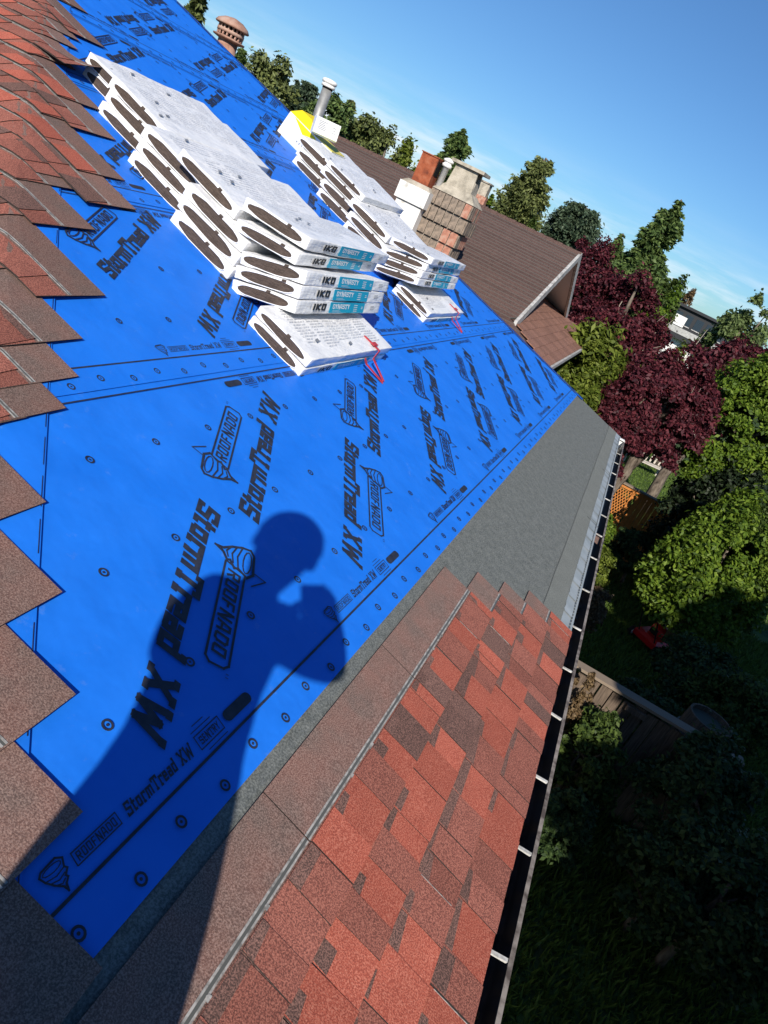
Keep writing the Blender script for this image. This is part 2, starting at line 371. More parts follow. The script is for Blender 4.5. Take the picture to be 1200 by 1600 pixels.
# ---- blue rolls with their print
ROLLS = [-.130, .885, 1.83, 2.77, 3.70, 4.64]
PER = 1.048
def mark_ring(b, u, v, r=.0125, z=0.0):
    n = 14
    for r0, r1 in ((r*.62, r), (0, r*.26)):
        if r0 == 0: b.add([(u+r1*math.cos(2*math.pi*k/8), v+r1*math.sin(2*math.pi*k/8), z) for k in range(8)], [tuple(range(8))]); continue
        vs = []
        for k in range(n):
            a = 2*math.pi*k/n; vs += [(u+r0*math.cos(a), v+r0*math.sin(a), z), (u+r1*math.cos(a), v+r1*math.sin(a), z)]
        b.add(vs, [(2*k, 2*k+1, (2*k+3) % (2*n), (2*k+2) % (2*n)) for k in range(n)])
# print pieces, drawn along +x from the origin
def pmesh(name, fn):
    b = MB(); fn(b); return b.mesh(name, M['print'])
mh_big = pmesh('lettering', lambda b: (lettering(b, 'StormTread', .072, w=.0155, shear=.26, length=.555, gap=.06), lettering(b, 'XW', .072, .605, 0, w=.0155, shear=.26, length=.165)))
def logo(b):
    outline(b, [(0, 0), (.335, 0), (.35, .012), (.35, .05), (.338, .062), (.02, .062)], .0062)
    lettering(b, 'ROOFNADO', .040, .022, .011, w=.0062, shear=.18, length=.295)
    tornado(b, .115, -.085, -.03)
    strokes(b, [(-.01, .08), (.0, .125), (.045, .085)], .004, lambda q: q)
    for xx in (.362, .372): strokes(b, [(xx, .058), (xx, .066)], .002, lambda q: q)
mh_logo = pmesh('logo', logo)
def edge_print(b):
    tornado(b, .048, -.055, -.014)
    outline(b, [(0, 0), (.105, 0), (.108, .022), (.004, .022)], .0022)
    lettering(b, 'ROOFNADO', .015, .007, .0035, w=.0022, shear=.15, length=.092)
    lettering(b, 'StormTread', .026, .122, -.002, w=.0044, shear=.26, length=.145)
    lettering(b, 'XW', .026, .278, -.002, w=.0044, shear=.26, length=.042)
    for yy, a, c in ((-.016, .355, .425), (.032, .345, .415), (.042, .36, .40), (-.024, .365, .405)): strokes(b, [(a, yy), (c, yy)], .0018, lambda q: q)
    outline(b, [(.340, -.006), (.425, -.006), (.430, .023), (.345, .023)], .0025)
    lettering(b, 'SENTRY', .017, .350, .000, w=.0026, shear=.15, length=.068)
mh_edge = pmesh('edge_lettering', edge_print)
def pill(b):
    pts = [(.455+.013*math.cos(t), .008+.013*math.sin(t)) for t in [math.pi/2+k*math.pi/5 for k in range(6)]]+[(.535+.013*math.cos(t), .008+.013*math.sin(t)) for t in [-math.pi/2+k*math.pi/5 for k in range(6)]]
    b.add([(*p, 0) for p in pts], [tuple(range(len(pts)))])
mh_pill = pmesh('pill', pill)
def put(name, me, parent, u, v, ang, h): return obj(name, me, parent, ROOF @ T(u, v, h) @ Matrix.Rotation(ang, 4, 'Z'))
ANG = rad(28.9)
rofs = [0, .39, .72, .2, .55, .9]
for k, v0 in enumerate(ROLLS):
    v1 = min((ROLLS[k+1]+.10) if k+1 < len(ROLLS) else VR, VR)
    h0 = .006+.0006*0; hb_ = .0075
    b = MB(); nu = 64; nv = 8; sd_ = k*13.7
    for i in range(nu+1):
        for j in range(nv+1):
            v = v0+(v1-v0)*j/nv; ua = hip_u(v)-.0; ub = rake_u(v)+.01; u = ua+(ub-ua)*i/nu
            edge = .0015*mnoise.noise(Vector((u*2, k, 0))) if j == 0 else 0
            b.v.append((u, v+edge, .006+(.0026 if j < 2 else 0)*(k > 0)-(.0022 if j == nv and k+1 < len(ROLLS) else 0)+.0006*mnoise.noise(Vector((u*1.7, v*2.3, sd_)))))
    for i in range(nu):
        for j in range(nv): a = i*(nv+1)+j; b.f.append((a, a+nv+1, a+nv+2, a+1)); b.m.append(0)
    roll = b.obj('underlayment_roll', M['blue'], house, ROOF, True)
    hz = .0095
    ln = MB()
    ln.quad((hip_u(v0+.085)+.05, v0+.083, hz), (rake_u(v0)-.02, v0+.083, hz), (rake_u(v0)-.02, v0+.089, hz), (hip_u(v0+.085)+.05, v0+.089, hz))
    if k > 0: ln.quad((hip_u(v0-.03)+.05, v0-.028, hz), (rake_u(v0)-.02, v0-.028, hz), (rake_u(v0)-.02, v0-.0235, hz), (hip_u(v0-.03)+.05, v0-.0235, hz))
    ln.obj('printed_line', M['print'], roll, ROOF)
    mk = MB(); um = hip_u(v0)+.1
    i = 0; u = math.ceil((um-.809)/.130)*.130+.809
    while u < rake_u(v0)-.05:
        if u > hip_u(v0)+.05: mark_ring(mk, u, v0+.025+.015*(int(round((u-.809)/.130)) % 2), .0125, hz)
        u += .130
    for r_, vv in enumerate((.26, .53, .81)):
        u = math.floor(hip_u(v0+vv)/.265)*.265+.96-.265*3+(0, -.01, -.05)[r_]
        while u < rake_u(v0)-.1:
            if u > hip_u(v0+vv)+.06: mark_ring(mk, u, v0+vv, .0125, hz)
            u += .265
    mk.obj('nail_mark', M['print'], roll, ROOF)['kind'] = 'stuff'
    cells = range(-4, 9)
    for c in cells:
        du = c*PER+rofs[k]
        for nm, me, u, v, a in (('printed_lettering', mh_big, 1.672+du, v0+.603, math.pi+ANG), ('printed_lettering', mh_big, 1.80+du, v0+.455, ANG),
                                ('printed_logo', mh_logo, 1.57+du, v0+.415, math.pi+ANG), ('printed_logo', mh_logo, 1.886+du, v0+.652, ANG)):
            ue = u+.85*math.cos(a); ve = v+.85*math.sin(a)
            ok = min(u-hip_u(v), ue-hip_u(ve)) > -.02 and max(u, ue) < rake_u(v)-.02 and ve < VR-.05 and v < VR-.05
            if k == 0 and c < 0 and a < 1: ok = False
            if ok: put(nm, me, roll, u, v, a, hz)
        u = .745+du-(0 if k == 0 else .05)
        if u-hip_u(v0+.1) > .06 and u+.56 < rake_u(v0)-.02:
            put('printed_edge_lettering', mh_edge, roll, u, v0+.112, 0, hz); put('printed_pill', mh_pill, roll, u, v0+.112, 0, hz)
        if k+1 < len(ROLLS):
            u = 1.76+du
            if u-.6-hip_u(ROLLS[k+1]-.06) > .03 and u < rake_u(v0)-.02 and u > 0:
                put('printed_edge_lettering', mh_edge, roll, u, ROLLS[k+1]-.050, math.pi, hz); put('printed_pill', mh_pill, roll, u, ROLLS[k+1]-.050, math.pi, hz)
# membrane folded over the gable edge, with a loose dark seam
rk = MB()
for i in range(41):
    v = -.20+(VR+.20)*i/40; u = rake_u(v); w_ = .006*mnoise.noise(Vector((v*3, 2, 0)))
    rk.v += [(u-.075+w_, v, .0105), (u+.012, v, .012+abs(w_)), (u+.018, v, -.06)]
for i in range(40):
    a = 3*i; rk.f += [(a, a+1, a+4, a+3), (a+1, a+2, a+5, a+4)]; rk.m += [0, 0]
rkf = rk.obj('edge_fold', M['blue'], house, ROOF, True)
rs = MB()
for i in range(36):
    if rnd.random() < .72:
        v = -.1+i*.155; u = rake_u(v); rs.hexa([(u-.085, v, .0106), (u-.079, v, .0106), (u-.083, v+.15, .0106), (u-.088, v+.15, .0106)], [(u-.085, v, .016), (u-.079, v, .013), (u-.083, v+.15, .013), (u-.088, v+.15, .016)])
rs.obj('loose_seam', M['print'], rkf, ROOF)['kind'] = 'stuff'
# second sheet lapped over the hip at the left
sh = MB()
for i in range(21):
    v = -.4+i*.30
    for b_ in (.16, .05, -.06, -.155):
        p = Vector((hip_u(v), v))-HPp*(-b_); sh.v.append(unf(p.x+.004*mnoise.noise(Vector((v*4, b_, 1))), p.y, .0115))
for i in range(20):
    for j in range(3): a = 4*i+j; sh.f.append((a, a+1, a+5, a+4)); sh.m.append(0)
hl = sh.obj('hip_underlayment', M['blue'], house, I4, True)
sl = MB()
for i in range(60):
    v = -.3+i*.1
    for off in (-.150,):
        p = Vector((hip_u(v), v))-HPp*(-off); q = p+HE*.1; d = HPp*.0009
        sl.quad(unf(p.x-d.x, p.y-d.y, .0135), unf(q.x-d.x, q.y-d.y, .0135), unf(q.x+d.x, q.y+d.y, .0135), unf(p.x+d.x, p.y+d.y, .0135))
sl.obj('printed_line', M['print'], hl, I4)['kind'] = 'stuff'

# ---- shingles of the lower courses (eave slope)
TONE = ['red', 'redmid', 'maroon']
def slab(b, pts, hb, ht):   # pts: (u,v) ccw; hb, ht functions of (u,v)
    n = len(pts); lo = [(p[0], p[1], hb(*p)) for p in pts]; hi = [(p[0], p[1], ht(*p)) for p in pts]
    b.add(lo+hi, [tuple(range(n-1, -1, -1)), tuple(range(n, 2*n))], 0)
    b.add(lo+hi, [(i, (i+1) % n, n+(i+1) % n, n+i) for i in range(n)], 1)
EXP, HL = .118, .138
LS = .715
ends = [2.56, 2.76, 2.90, 3.04]
tr = random.Random(21)
for c in range(4):
    vt = -.172-EXP*c; vb = vt-EXP-HL       # top edge, butt
    vs_ = vb+EXP+.004                      # seal line
    u1 = ends[c]; first = True
    while u1 > -.1:
        L = LS if not (first and c in (1, 3)) else LS*.7
        u0 = u1-L; lo_lim = hip_u((vt+vb)/2)-.02
        if u1 < lo_lim+.05: break
        ua = max(u0, lo_lim)
        hb_f = lambda u, v: .0062+.0075*(vt-v)/(vt-vb)
        b = MB(); slab(b, [(ua+.0015, vb), (u1-.0015, vb), (u1-.0015, vt), (ua+.0015, vt)], hb_f, lambda u, v: hb_f(u, v)+.0028)
        sg = b.obj('shingle', [M['brown'], M['edge']], house, ROOF)
        XT = -.002 if c == 0 else .006
        # exposed base tone
        ex = MB(); slab(ex, [(ua+.002, vb+.001), (u1-.002, vb+.001), (u1-.002, vs_+XT), (ua+.002, vs_+XT)], lambda u, v: hb_f(u, v)+.0028, lambda u, v: hb_f(u, v)+.0036)
        ex.obj('exposure', [M[tr.choice(['maroon', 'redmid'])], M['edge']], sg, ROOF)
        if c == 0 or u1 > ends[c]-.1:
            st = MB(); lim = ua if c == 0 else u1-.22
            for w0, w1, k_ in ((.0, .004, 0), (.004, .010, 1), (.010, .0145, 0)):
                st.quad((lim, vs_+w0, .0118+.0002*k_), (u1-.004, vs_+w0, .0118+.0002*k_), (u1-.004, vs_+w1, .0118+.0002*k_), (lim, vs_+w1, .0118+.0002*k_), mi=k_)
            if c == 0:
                for _ in range(3): u_ = tr.uniform(lim, u1); st.add([(u_+.007*math.cos(a), vs_-.002+.007*math.sin(a), .0126) for a in [k*math.pi/4 for k in range(8)]], [tuple(range(8))])
            st.v = [(p[0], p[1], hb_f(p[0], p[1])+.0036+(p[2]-.0118)) for p in st.v]
            st.obj('seal_strip', [M['seal'], M['tar']], sg, ROOF)
        # row of laminated tabs, some proud of the others, with dark shadow bands under the course above
        u = ua+.0015; prev = None; rz_ = .0012
        while u < u1-.012:
            ue = min(u+tr.choice([.075, .095, .11, .125, .14]), u1-.0015)
            if u1-ue < .03: ue = u1-.0015
            tone = tr.choices(TONE, [.34, .56, .10])[0]
            rz_ = .0028 if rz_ < .002 else .0012
            s0_, s1_ = tr.uniform(-.004, .006), tr.uniform(-.004, .006)
            top_ = vs_+XT-.002
            tb = MB(); slab(tb, [(u+.0004, vb+(0 if rz_ > .002 else .0012)), (ue-.0004, vb+(0 if rz_ > .002 else .0012)), (ue-.0004+(s1_ if ue < u1-.01 else 0), top_), (u+.0004+(s0_ if u > ua+.01 else 0), top_)], lambda a, v: hb_f(a, v)+.0036, lambda a, v: hb_f(a, v)+.0036+rz_)
            tb.obj('tab', [M[tone], M['edge']], sg, ROOF)
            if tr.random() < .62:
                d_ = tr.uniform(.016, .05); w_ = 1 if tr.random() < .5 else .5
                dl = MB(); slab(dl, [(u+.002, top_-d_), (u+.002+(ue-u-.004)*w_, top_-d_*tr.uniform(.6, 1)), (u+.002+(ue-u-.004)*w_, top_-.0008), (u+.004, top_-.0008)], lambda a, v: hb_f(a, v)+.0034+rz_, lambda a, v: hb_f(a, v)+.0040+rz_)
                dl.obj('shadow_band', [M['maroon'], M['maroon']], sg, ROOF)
            if tr.random() < .07:
                ck = MB(); slab(ck, [(ue-.002, vb+.012), (ue-.0005, vb+.012), (ue-.0005, top_-.02), (ue-.002, top_-.02)], lambda a, v: hb_f(a, v)+.0036+rz_, lambda a, v: hb_f(a, v)+.0042+rz_)
                ck.obj('chalky_joint', M['seal'], sg, ROOF)
            u = ue
        u1 = u0; first = False

# ---- shingles of the end slope, running past the hip onto the blue
KEY = [(.69, -.15), (.82, .03), (.96, .20), (1.10, .39), (1.235, .59), (1.375, .82), (1.515, .83), (1.655, .93), (1.80, 1.07), (2.085, 1.26), (2.31, 1.54), (2.75, 1.74), (2.93, 1.99), (3.15, 2.26), (3.34, 2.56), (3.64, 2.86), (4.15, 3.36), (4.40, 3.77), (5.4, 4.85)]
TIPS = []
for k in range(-8, 34):
    ut = .69+.1385*k
    if k < 0: TIPS.append((ut, -.15+.1385*1.12*k)); continue
    near = min(KEY, key=lambda q: abs(q[0]-ut)); i = max(j for j in range(len(KEY)) if KEY[j][0] <= ut+1e-6); i = min(i, len(KEY)-2)
    vi = KEY[i][1]+(KEY[i+1][1]-KEY[i][1])*(ut-KEY[i][0])/(KEY[i+1][0]-KEY[i][0])
    TIPS.append((ut, near[1]+(ut-near[0])*1.1 if abs(near[0]-ut) < .072 else vi+.20))
WL, EL = .315, .140
tr = random.Random(5)
CURL = {29: .11}
def strip_mesh(b, tip, s0, s1, h0, h1, lf, thick, slant=0.0, mi=(0, 1)):
    """bent slab between s0..s1 (across, from the top edge) and h0..h1 (along) on the unrolled roof"""
    n = max(2, int((h1-h0)/.05)); c = max(1, int(abs(s1-s0)/.045)); w = c+1
    lo = []; hi = []
    for i in range(n+1):
        for q in range(w):
            t = q/c; s = s0+(s1-s0)*t; h = h0+(h1-h0)*i/n+slant*t*(1-2*i/n)
            p = tip+S_UN*s+H_UN*h; l = lf(s, h); lo.append(unf(p.x, p.y, l)); hi.append(unf(p.x, p.y, l+thick))
    N_ = len(lo); top = []; sid = []
    for i in range(n):
        for q in range(c):
            a = i*w+q; top.append((N_+a, N_+a+1, N_+a+w+1, N_+a+w))
        a = i*w; e = a+c; sid += [(a, N_+a, N_+a+w, a+w), (e, e+w, N_+e+w, N_+e)]
    for q in range(c):
        a = q; e = n*w+q; sid += [(a, a+1, N_+a+1, N_+a), (e, N_+e, N_+e+1, e+1)]
    base = len(b.v); b.v += [tuple(p) for p in lo+hi]
    b.f += [tuple(base+i for i in f) for f in top]; b.m += [mi[0]]*len(top)
    b.f += [tuple(base+i for i in f) for f in sid]; b.m += [mi[1]]*len(sid)
for k, (ut, vt) in enumerate(TIPS):
    ut -= .022
    cl = CURL.get(k, tr.uniform(0, .005))
    h0 = 0.0; tip0 = Vector((ut, vt))
    for piece in range(3 if k < 24 else 2):
        L = LS if piece else tr.uniform(.45, LS)
        tip = tip0+H_UN*h0
        lf = lambda s, h, p=piece: .0125+.0085*(-s/WL)+(cl*max(0, 1-h/.30)**2*(0.35+.65*(1+s/WL)) if p == 0 else 0)
        b = MB(); strip_mesh(b, tip, -WL, 0, .001, L-.001, lf, .0028)
        sg = b.obj('shingle', [M['brown'], M['edge']], house, I4)
        ex = MB(); strip_mesh(ex, tip, -WL+.001, -WL+EL-.012, .002, L-.002, lambda s, h: lf(s, h)+.0029, .0007)
        ex.obj('exposure', [M['redmid'], M['edge']], sg, I4)
        if piece < 2:
            st = MB()
            strip_mesh(st, tip, -WL+EL, -WL+EL+.0045, .004, L-.004, lambda s, h: lf(s, h)+.0028, .0008, mi=(0, 0))
            strip_mesh(st, tip, -WL+EL+.0045, -WL+EL+.010, .004, L-.004, lambda s, h: lf(s, h)+.0028, .0005, mi=(1, 1))
            strip_mesh(st, tip, -WL+EL+.010, -WL+EL+.0145, .004, L-.004, lambda s, h: lf(s, h)+.0028, .0008, mi=(0, 0))
            st.obj('seal_strip', [M['seal'], M['tar']], sg, I4)
        h = 0.001 if tr.random() < .5 else tr.uniform(.02, .08)
        while h < L-.03:
            w_ = tr.choice([.09, .11, .13, .15]); he = min(h+w_, L-.002)
            if he-h > .03:
                tb = MB(); strip_mesh(tb, tip, -WL, -WL+EL-.006, h, he, lambda s, q: lf(s, q)+.0036, .003, slant=min(.012, (he-h)*.2))
                tb.obj('tab', [M[tr.choices(TONE, [.40, .48, .12])[0]], M['edge']], sg, I4)
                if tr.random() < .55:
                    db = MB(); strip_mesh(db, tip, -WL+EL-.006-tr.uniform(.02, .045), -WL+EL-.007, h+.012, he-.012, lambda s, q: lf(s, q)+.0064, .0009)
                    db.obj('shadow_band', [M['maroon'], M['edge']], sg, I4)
            h = he+tr.choice([.03, .06, .10])
        h0 += L

# ---- gutter
gt = MB(); gx0, gx1 = x0+.3, rp(rake_u(VE), VE).x-.02
prof = [(-.006, -.030), (-.006, -.105), (-.022, -.115), (-.046, -.115), (-.054, -.09), (-.057, -.026)]
vs = []; ng = 30
for i in range(ng+1):
    x = gx0+(gx1-gx0)*i/ng
    vs += [(x, yE+p[0], zE+p[1]) for p in prof]
gt.add(vs, [(i*6+j, i*6+j+1, (i+1)*6+j+1, (i+1)*6+j) for i in range(ng) for j in range(5)])
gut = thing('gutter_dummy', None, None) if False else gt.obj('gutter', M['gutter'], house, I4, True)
lp = MB(); lp.box((gx0, yE-.069, zE-.034), (gx1, yE-.0575, zE-.021)); lp.obj('gutter_lip', M['gutlip'], gut, I4)
lp = MB(); lp.box((gx0, yE-.0655, zE-.125), (gx1, yE-.0585, zE-.0342)); lp.obj('gutter_face', M['gutlip'], gut, I4)
ec = MB(); ec.box((gx1-.004, yE-.072, zE-.125), (gx1+.004, yE-.004, zE-.018)); ec.box((gx1-.03, yE-.06, zE-.02), (gx1+.02, yE+.05, zE-.006)); ec.obj('end_cap', M['white'], gut, I4)
for u in (.62, .98, 1.34, 1.70, 2.03, 2.42, 2.79, 3.21, 3.70, 4.24, 4.72, 5.2, 5.68, 6.16, 6.64, 7.12, 7.6):
    hg = MB(); x = u; dx = rnd.uniform(-.006, .006)
    hg.hexa([(x-.0055, yE+.0, zE-.030), (x+.0055, yE+.0, zE-.030), (x+.0055+dx, yE-.0565, zE-.030), (x-.0055+dx, yE-.0565, zE-.030)][::-1], [(x-.0055, yE+.0, zE-.026), (x+.0055, yE+.0, zE-.026), (x+.0055+dx, yE-.0565, zE-.024), (x-.0055+dx, yE-.0565, zE-.024)][::-1])
    hg.obj('gutter_hanger', M['strap'], gut, I4)
br0 = MB(); br0.hexa([(4.62, yE-.052, zE-.06), (4.80, yE-.050, zE-.05), (4.78, yE-.01, zE-.045), (4.64, yE-.012, zE-.055)], [(4.62, yE-.052, zE-.055), (4.80, yE-.050, zE-.045), (4.78, yE-.01, zE-.040), (4.64, yE-.012, zE-.05)]); br0.obj('shingle_scrap', [M['brown']], gut, I4)
db = MB(); lr = random.Random(3)
for i in range(150):
    x = lr.uniform(.4, 4.0); y = yE-lr.uniform(.012, .05); s = lr.uniform(.003, .012)
    db.box((x, y, zE-.114), (x+s*2, y+s, zE-.108+s*.4))
o = db.obj('leaf_litter', mat('leaf litter', (.05, .035, .02), .9), gut, I4); o['kind'] = 'stuff'
# ------------------------------------------------------------------ shingle bundles stacked on the roof
wrapm = mat('white plastic wrap', (.80, .80, .80), .38, .45); M['wrap'] = wrapm
noise_col(wrapm, [(.3, (.78, .78, .79)), (.65, (.85, .85, .845))], 6, 3)
bump(wrapm, 9, .35, .03, 3, mapscale=(1, 3, 3)); bump(wrapm, 34, .2, .010, 2, mapscale=(1, 2, 2))
opn = mat('stacked shingle edges', (.10, .075, .06), .95, .1); M['open'] = opn
a_ = noise_col(opn, [(.40, (.016, .012, .011)), (.60, (.15, .11, .088))], 120, 3, .7, mapscale=(1, .25, 6))
b_ = noise_col(opn, [(.4, (.04, .03, .026)), (.6, (.14, .105, .085))], 500, 2)
t_, p_ = nodes(opn); x_ = N(t_, 'ShaderNodeMixRGB'); x_.inputs[0].default_value = .5; t_.links.new(a_, x_.inputs[1]); t_.links.new(b_, x_.inputs[2]); t_.links.new(x_.outputs[0], p_.inputs['Base Color'])
bump(opn, 90, .7, .006, 2, mapscale=(1, .2, 7))
M['teal'] = mat('turquoise print', (.004, .34, .53), .42, .3)
M['ink'] = mat('grey ink', (.22, .23, .25), .6); M['inkblack'] = mat('black ink', (.02, .02, .022), .5); M['inkwhite'] = mat('white ink', (.8, .82, .83), .5)
M['inkpale'] = mat('pale grey ink', (.40, .41, .44), .6)
BL, BW = 1.03, .325
def rbox(Lx, Ly, Lz, r, nx, ny, nz, seed, amp):
    """rounded, slightly crumpled box"""
    def lin(L, n): m = n-4; e = min(r, L*.3); return [0, e*.3, e]+[e+(L-2*e)*i/m for i in range(1, m)]+[L-e, L-e*.3, L]
    X, Y, Z = lin(Lx, nx), lin(Ly, ny), lin(Lz, nz)
    idx = {}; b = MB()
    def vid(i, j, k):
        key = (i, j, k)
        if key not in idx:
            p = Vector((X[i], Y[j], Z[k])); q = Vector((min(max(p.x, r), Lx-r), min(max(p.y, r), Ly-r), min(max(p.z, r*.8), Lz-r*.8)))
            d = p-q
            if d.length > 1e-9: p = q+d.normalized()*min(d.length, r)
            w = mnoise.noise_vector(Vector((p.x*5+seed, p.y*9, p.z*12)))*amp+mnoise.noise_vector(Vector((p.x*19+seed, p.y*25, p.z*30)))*amp*.45
            end = min(1, min(abs(p.x), abs(Lx-p.x))/.12)
            w.z *= 1.0; w.y *= .5
            if p.y < .004: w.y *= .25
            sag = -.003*math.sin(math.pi*p.x/Lx)*(1 if k == nz else 0)
            pinch = (1-end)*.002*(1 if k == nz else (-.4 if k == 0 else 0))
            idx[key] = len(b.v); b.v.append((p.x+w.x*.8, p.y+w.y, p.z+w.z+sag-pinch))
        return idx[key]
    def face(a, bb, c, d): b.f.append((a, bb, c, d)); b.m.append(0)
    for i in range(nx):
        for j in range(ny):
            face(vid(i, j, nz), vid(i+1, j, nz), vid(i+1, j+1, nz), vid(i, j+1, nz)); face(vid(i, j, 0), vid(i, j+1, 0), vid(i+1, j+1, 0), vid(i+1, j, 0))
    for i in range(nx):
        for k in range(nz):
            face(vid(i, 0, k), vid(i+1, 0, k), vid(i+1, 0, k+1), vid(i, 0, k+1)); face(vid(i, ny, k), vid(i, ny, k+1), vid(i+1, ny, k+1), vid(i+1, ny, k))
    for j in range(ny):
        for k in range(nz):
            face(vid(0, j, k), vid(0, j, k+1), vid(0, j+1, k+1), vid(0, j+1, k)); face(vid(nx, j, k), vid(nx, j+1, k), vid(nx, j+1, k+1), vid(nx, j, k+1))
    return b
XZ = frame((0, 0, 0), (1, 0, 0), (0, 0, 1), (0, -1, 0))
BR = random.Random(11)
VARS = {}
def bundle_parts(variant, Wd, Th):
    key = (variant, Wd, Th)
    if key in VARS: return VARS[key]
    r = random.Random(variant*31+int(Wd*100)); L = BL
    wrap = rbox(L, Wd, Th, .007, 30, 14, 6, variant*7.3, .0050).mesh('wrap', M['wrap'], True)
    def oval(x, sgn):
        b = MB(); rim = []; n = 26; y0 = Wd*r.uniform(.045, .11); y1 = Wd*r.uniform(.88, .955); z0 = Th*r.uniform(.07, .13); z1 = Th*r.uniform(.84, .93); pts = []
        for k in range(n):
            a = 2*math.pi*k/n; ca, sa = math.cos(a), math.sin(a)
            px = (y0+y1)/2+(y1-y0)/2*math.copysign(abs(ca)**.75, ca); pz = (z0+z1)/2+(z1-z0)/2*math.copysign(abs(sa)**.8, sa)*(1+.14*mnoise.noise(Vector((k*.5, variant*3.1, sgn))))
            pts.append((x, px, pz))
        c = len(b.v); b.add(pts, [tuple(range(n)) if sgn > 0 else tuple(range(n-1, -1, -1))])
        ring = MB(); ring.tube([(x+.0005*sgn, p[1], p[2]) for p in pts]+[(x+.0005*sgn, pts[0][1], pts[0][2])], .0022, 5)
        tag_ = MB(); ty = y0+(y1-y0)*r.uniform(.15, .45); tz = z1-.004
        tag_.hexa([(x+.001*sgn, ty, tz), (x+.004*sgn, ty, tz), (x+.004*sgn, ty+.022, tz+.002), (x+.001*sgn, ty+.022, tz+.002)], [(x+.001*sgn, ty, tz+.012), (x+.004*sgn, ty, tz+.012), (x+.004*sgn, ty+.018, tz+.012), (x+.001*sgn, ty+.018, tz+.012)])
        return b.mesh('opening', M['open']), ring.mesh('opening_rim', M['wrap'], True), tag_.mesh('torn_tag', M['open'])
    ov = oval(-.0042, -1)
    # downslope face print
    pn = MB(); y = -.0042
    pn.box((L*.335, y, Th*.08), (L*.76, y+.001, Th*.92)); panel = pn.mesh('panel', M['teal'])
    k1 = MB(); lettering(k1, 'IKO', Th*.50, L*.155, Th*.28, w=Th*.12, shear=.22, length=.135, gap=.10)
    iko = k1.mesh('iko', M['inkblack'])
    k2 = MB(); lettering(k2, 'DYNASTY', Th*.38, L*.365, Th*.40, w=Th*.065, shear=0, length=.205)
    for i in range(2): strokes(k2, [(L*.37, Th*(.26-.09*i)), (L*(.45+.02*i), Th*(.26-.09*i))], .0011, lambda q: q)
    for i in range(4): strokes(k2, [(L*.62, Th*(.72-.16*i)), (L*.665, Th*(.72-.16*i))], .0030, lambda q: q)
    for i in range(2): strokes(k2, [(L*.715, Th*(.45+.14*i)), (L*.738, Th*(.45+.14*i))], .0030, lambda q: q)
    dyn = k2.mesh('dynasty', M['inkwhite'])
    k3 = MB()
    for i in range(3): strokes(k3, [(L*.845, Th*(.66-.13*i)), (L*(.90+.01*(i % 2)), Th*(.66-.13*i))], .0026, lambda q: q)
    for i in range(3): strokes(k3, [(L*.165, Th*(.20-.05*i)), (L*.26, Th*(.20-.05*i))], .001, lambda q: q)
    for i in range(4): strokes(k3, [(L*.125+.003*i, Th*.40), (L*.127+.004*i, Th*.75)], .0012, lambda q: q)
    sm = k3.mesh('small_print', M['ink'])
    # columns of small print on the top face
    tp = MB(); zt = Th+.0042
    for cidx in range(5):
        xa = L*.10+cidx*L*.165; wv = L*.14
        nl = r.choice([9, 12, 14])
        for i in range(nl):
            yy = Wd*.88-i*Wd*.75/14; x = xa+(0 if i % 5 else .012)
            while x < xa+wv-.01:
                wlen = r.uniform(.012, .05); xe = min(x+wlen, xa+wv); tp.quad((x, yy, zt), (xe, yy, zt), (xe, yy+.003, zt), (x, yy+.003, zt)); x = xe+.006
                if r.random() < .06: break
    top = tp.mesh('top_print', M['inkpale'])
    blot = MB()
    for i in range(3):
        x = L*r.uniform(.05, .5); yv = Wd*r.uniform(.05, .9); blot.add([(x, yv, zt+.0006), (x+.035, yv+.004, zt+.0006), (x+.04, yv+.022, zt+.0006), (x+.006, yv+.018, zt+.0006)], [(0, 1, 2, 3)])
    bl = blot.mesh('stamp', M['ink'])
    VARS[key] = (wrap, ov, panel, iko, dyn, sm, top, bl)
    return VARS[key]
def bundle(label, group, u, v, h, yaw=0, tilt=0, Wd=BW, Th=.06, front=True, top=True):
    m = ROOF @ T(u, v, h) @ Matrix.Rotation(yaw, 4, 'Z') @ Matrix.Rotation(tilt, 4, 'X')
    o = thing('shingle_bundle', label, 'shingle bundle', m, group)
    wrap, ov, panel, iko, dyn, sm, tp, bl = bundle_parts(BR.randrange(5), Wd, Th)
    w = obj('wrap', wrap, o, m)
    q = obj('opening', ov[0], o, m); obj('opening_rim', ov[1], q, m); obj('torn_tag', ov[2], q, m)
    if front:
        p = obj('printed_panel', panel, o, m); fm = m @ T(0, -.0046, 0) @ XZ
        obj('lettering', dyn, p, m @ T(0, -.0052, 0) @ XZ); obj('lettering', iko, w, fm); obj('small_print', sm, w, fm)['kind'] = 'stuff'
    if top: obj('small_print', tp, w, m)['kind'] = 'stuff'; obj('stamp', bl, w, m)
    return o
j = lambda s: BR.uniform(-s, s)
gl, gr_ = 'bundles in the near stack', 'bundles in the far stack'
bundle('lowest bundle of the near stack, lying flat with a red strap over its front', gl, 2.81, .803, .004, .005, 0, .315, .047, True, False)
bundle('flat bundle with printed top above the lowest one, under the front pile of five', gl, 2.815, .806, .053, .0, 0, .315, .047, False)
for i, nm in enumerate(('bottom', 'second from the bottom', 'third from the bottom')):
    a = -.47; zz = .061*i
    bundle('%s of the five tilted front bundles, near stack, turquoise print' % nm, gl, 2.945+j(.008)+(.0, .012, .03)[i], 1.033+math.sin(-a)*zz*1.0, .135+math.cos(a)*zz, -.018+j(.012), a, BW, .06, True, i == 2)
bundle('crumpled fourth bundle from the bottom of the near front pile, dented print', gl, 3.02, 1.19, .262, .02, -.27, BW, .055, True, False)
bundle('top bundle at the front of the near stack, turquoise print facing down the roof', gl, 3.075, 1.215, .325, -.01, -.22, BW+.03, .058)
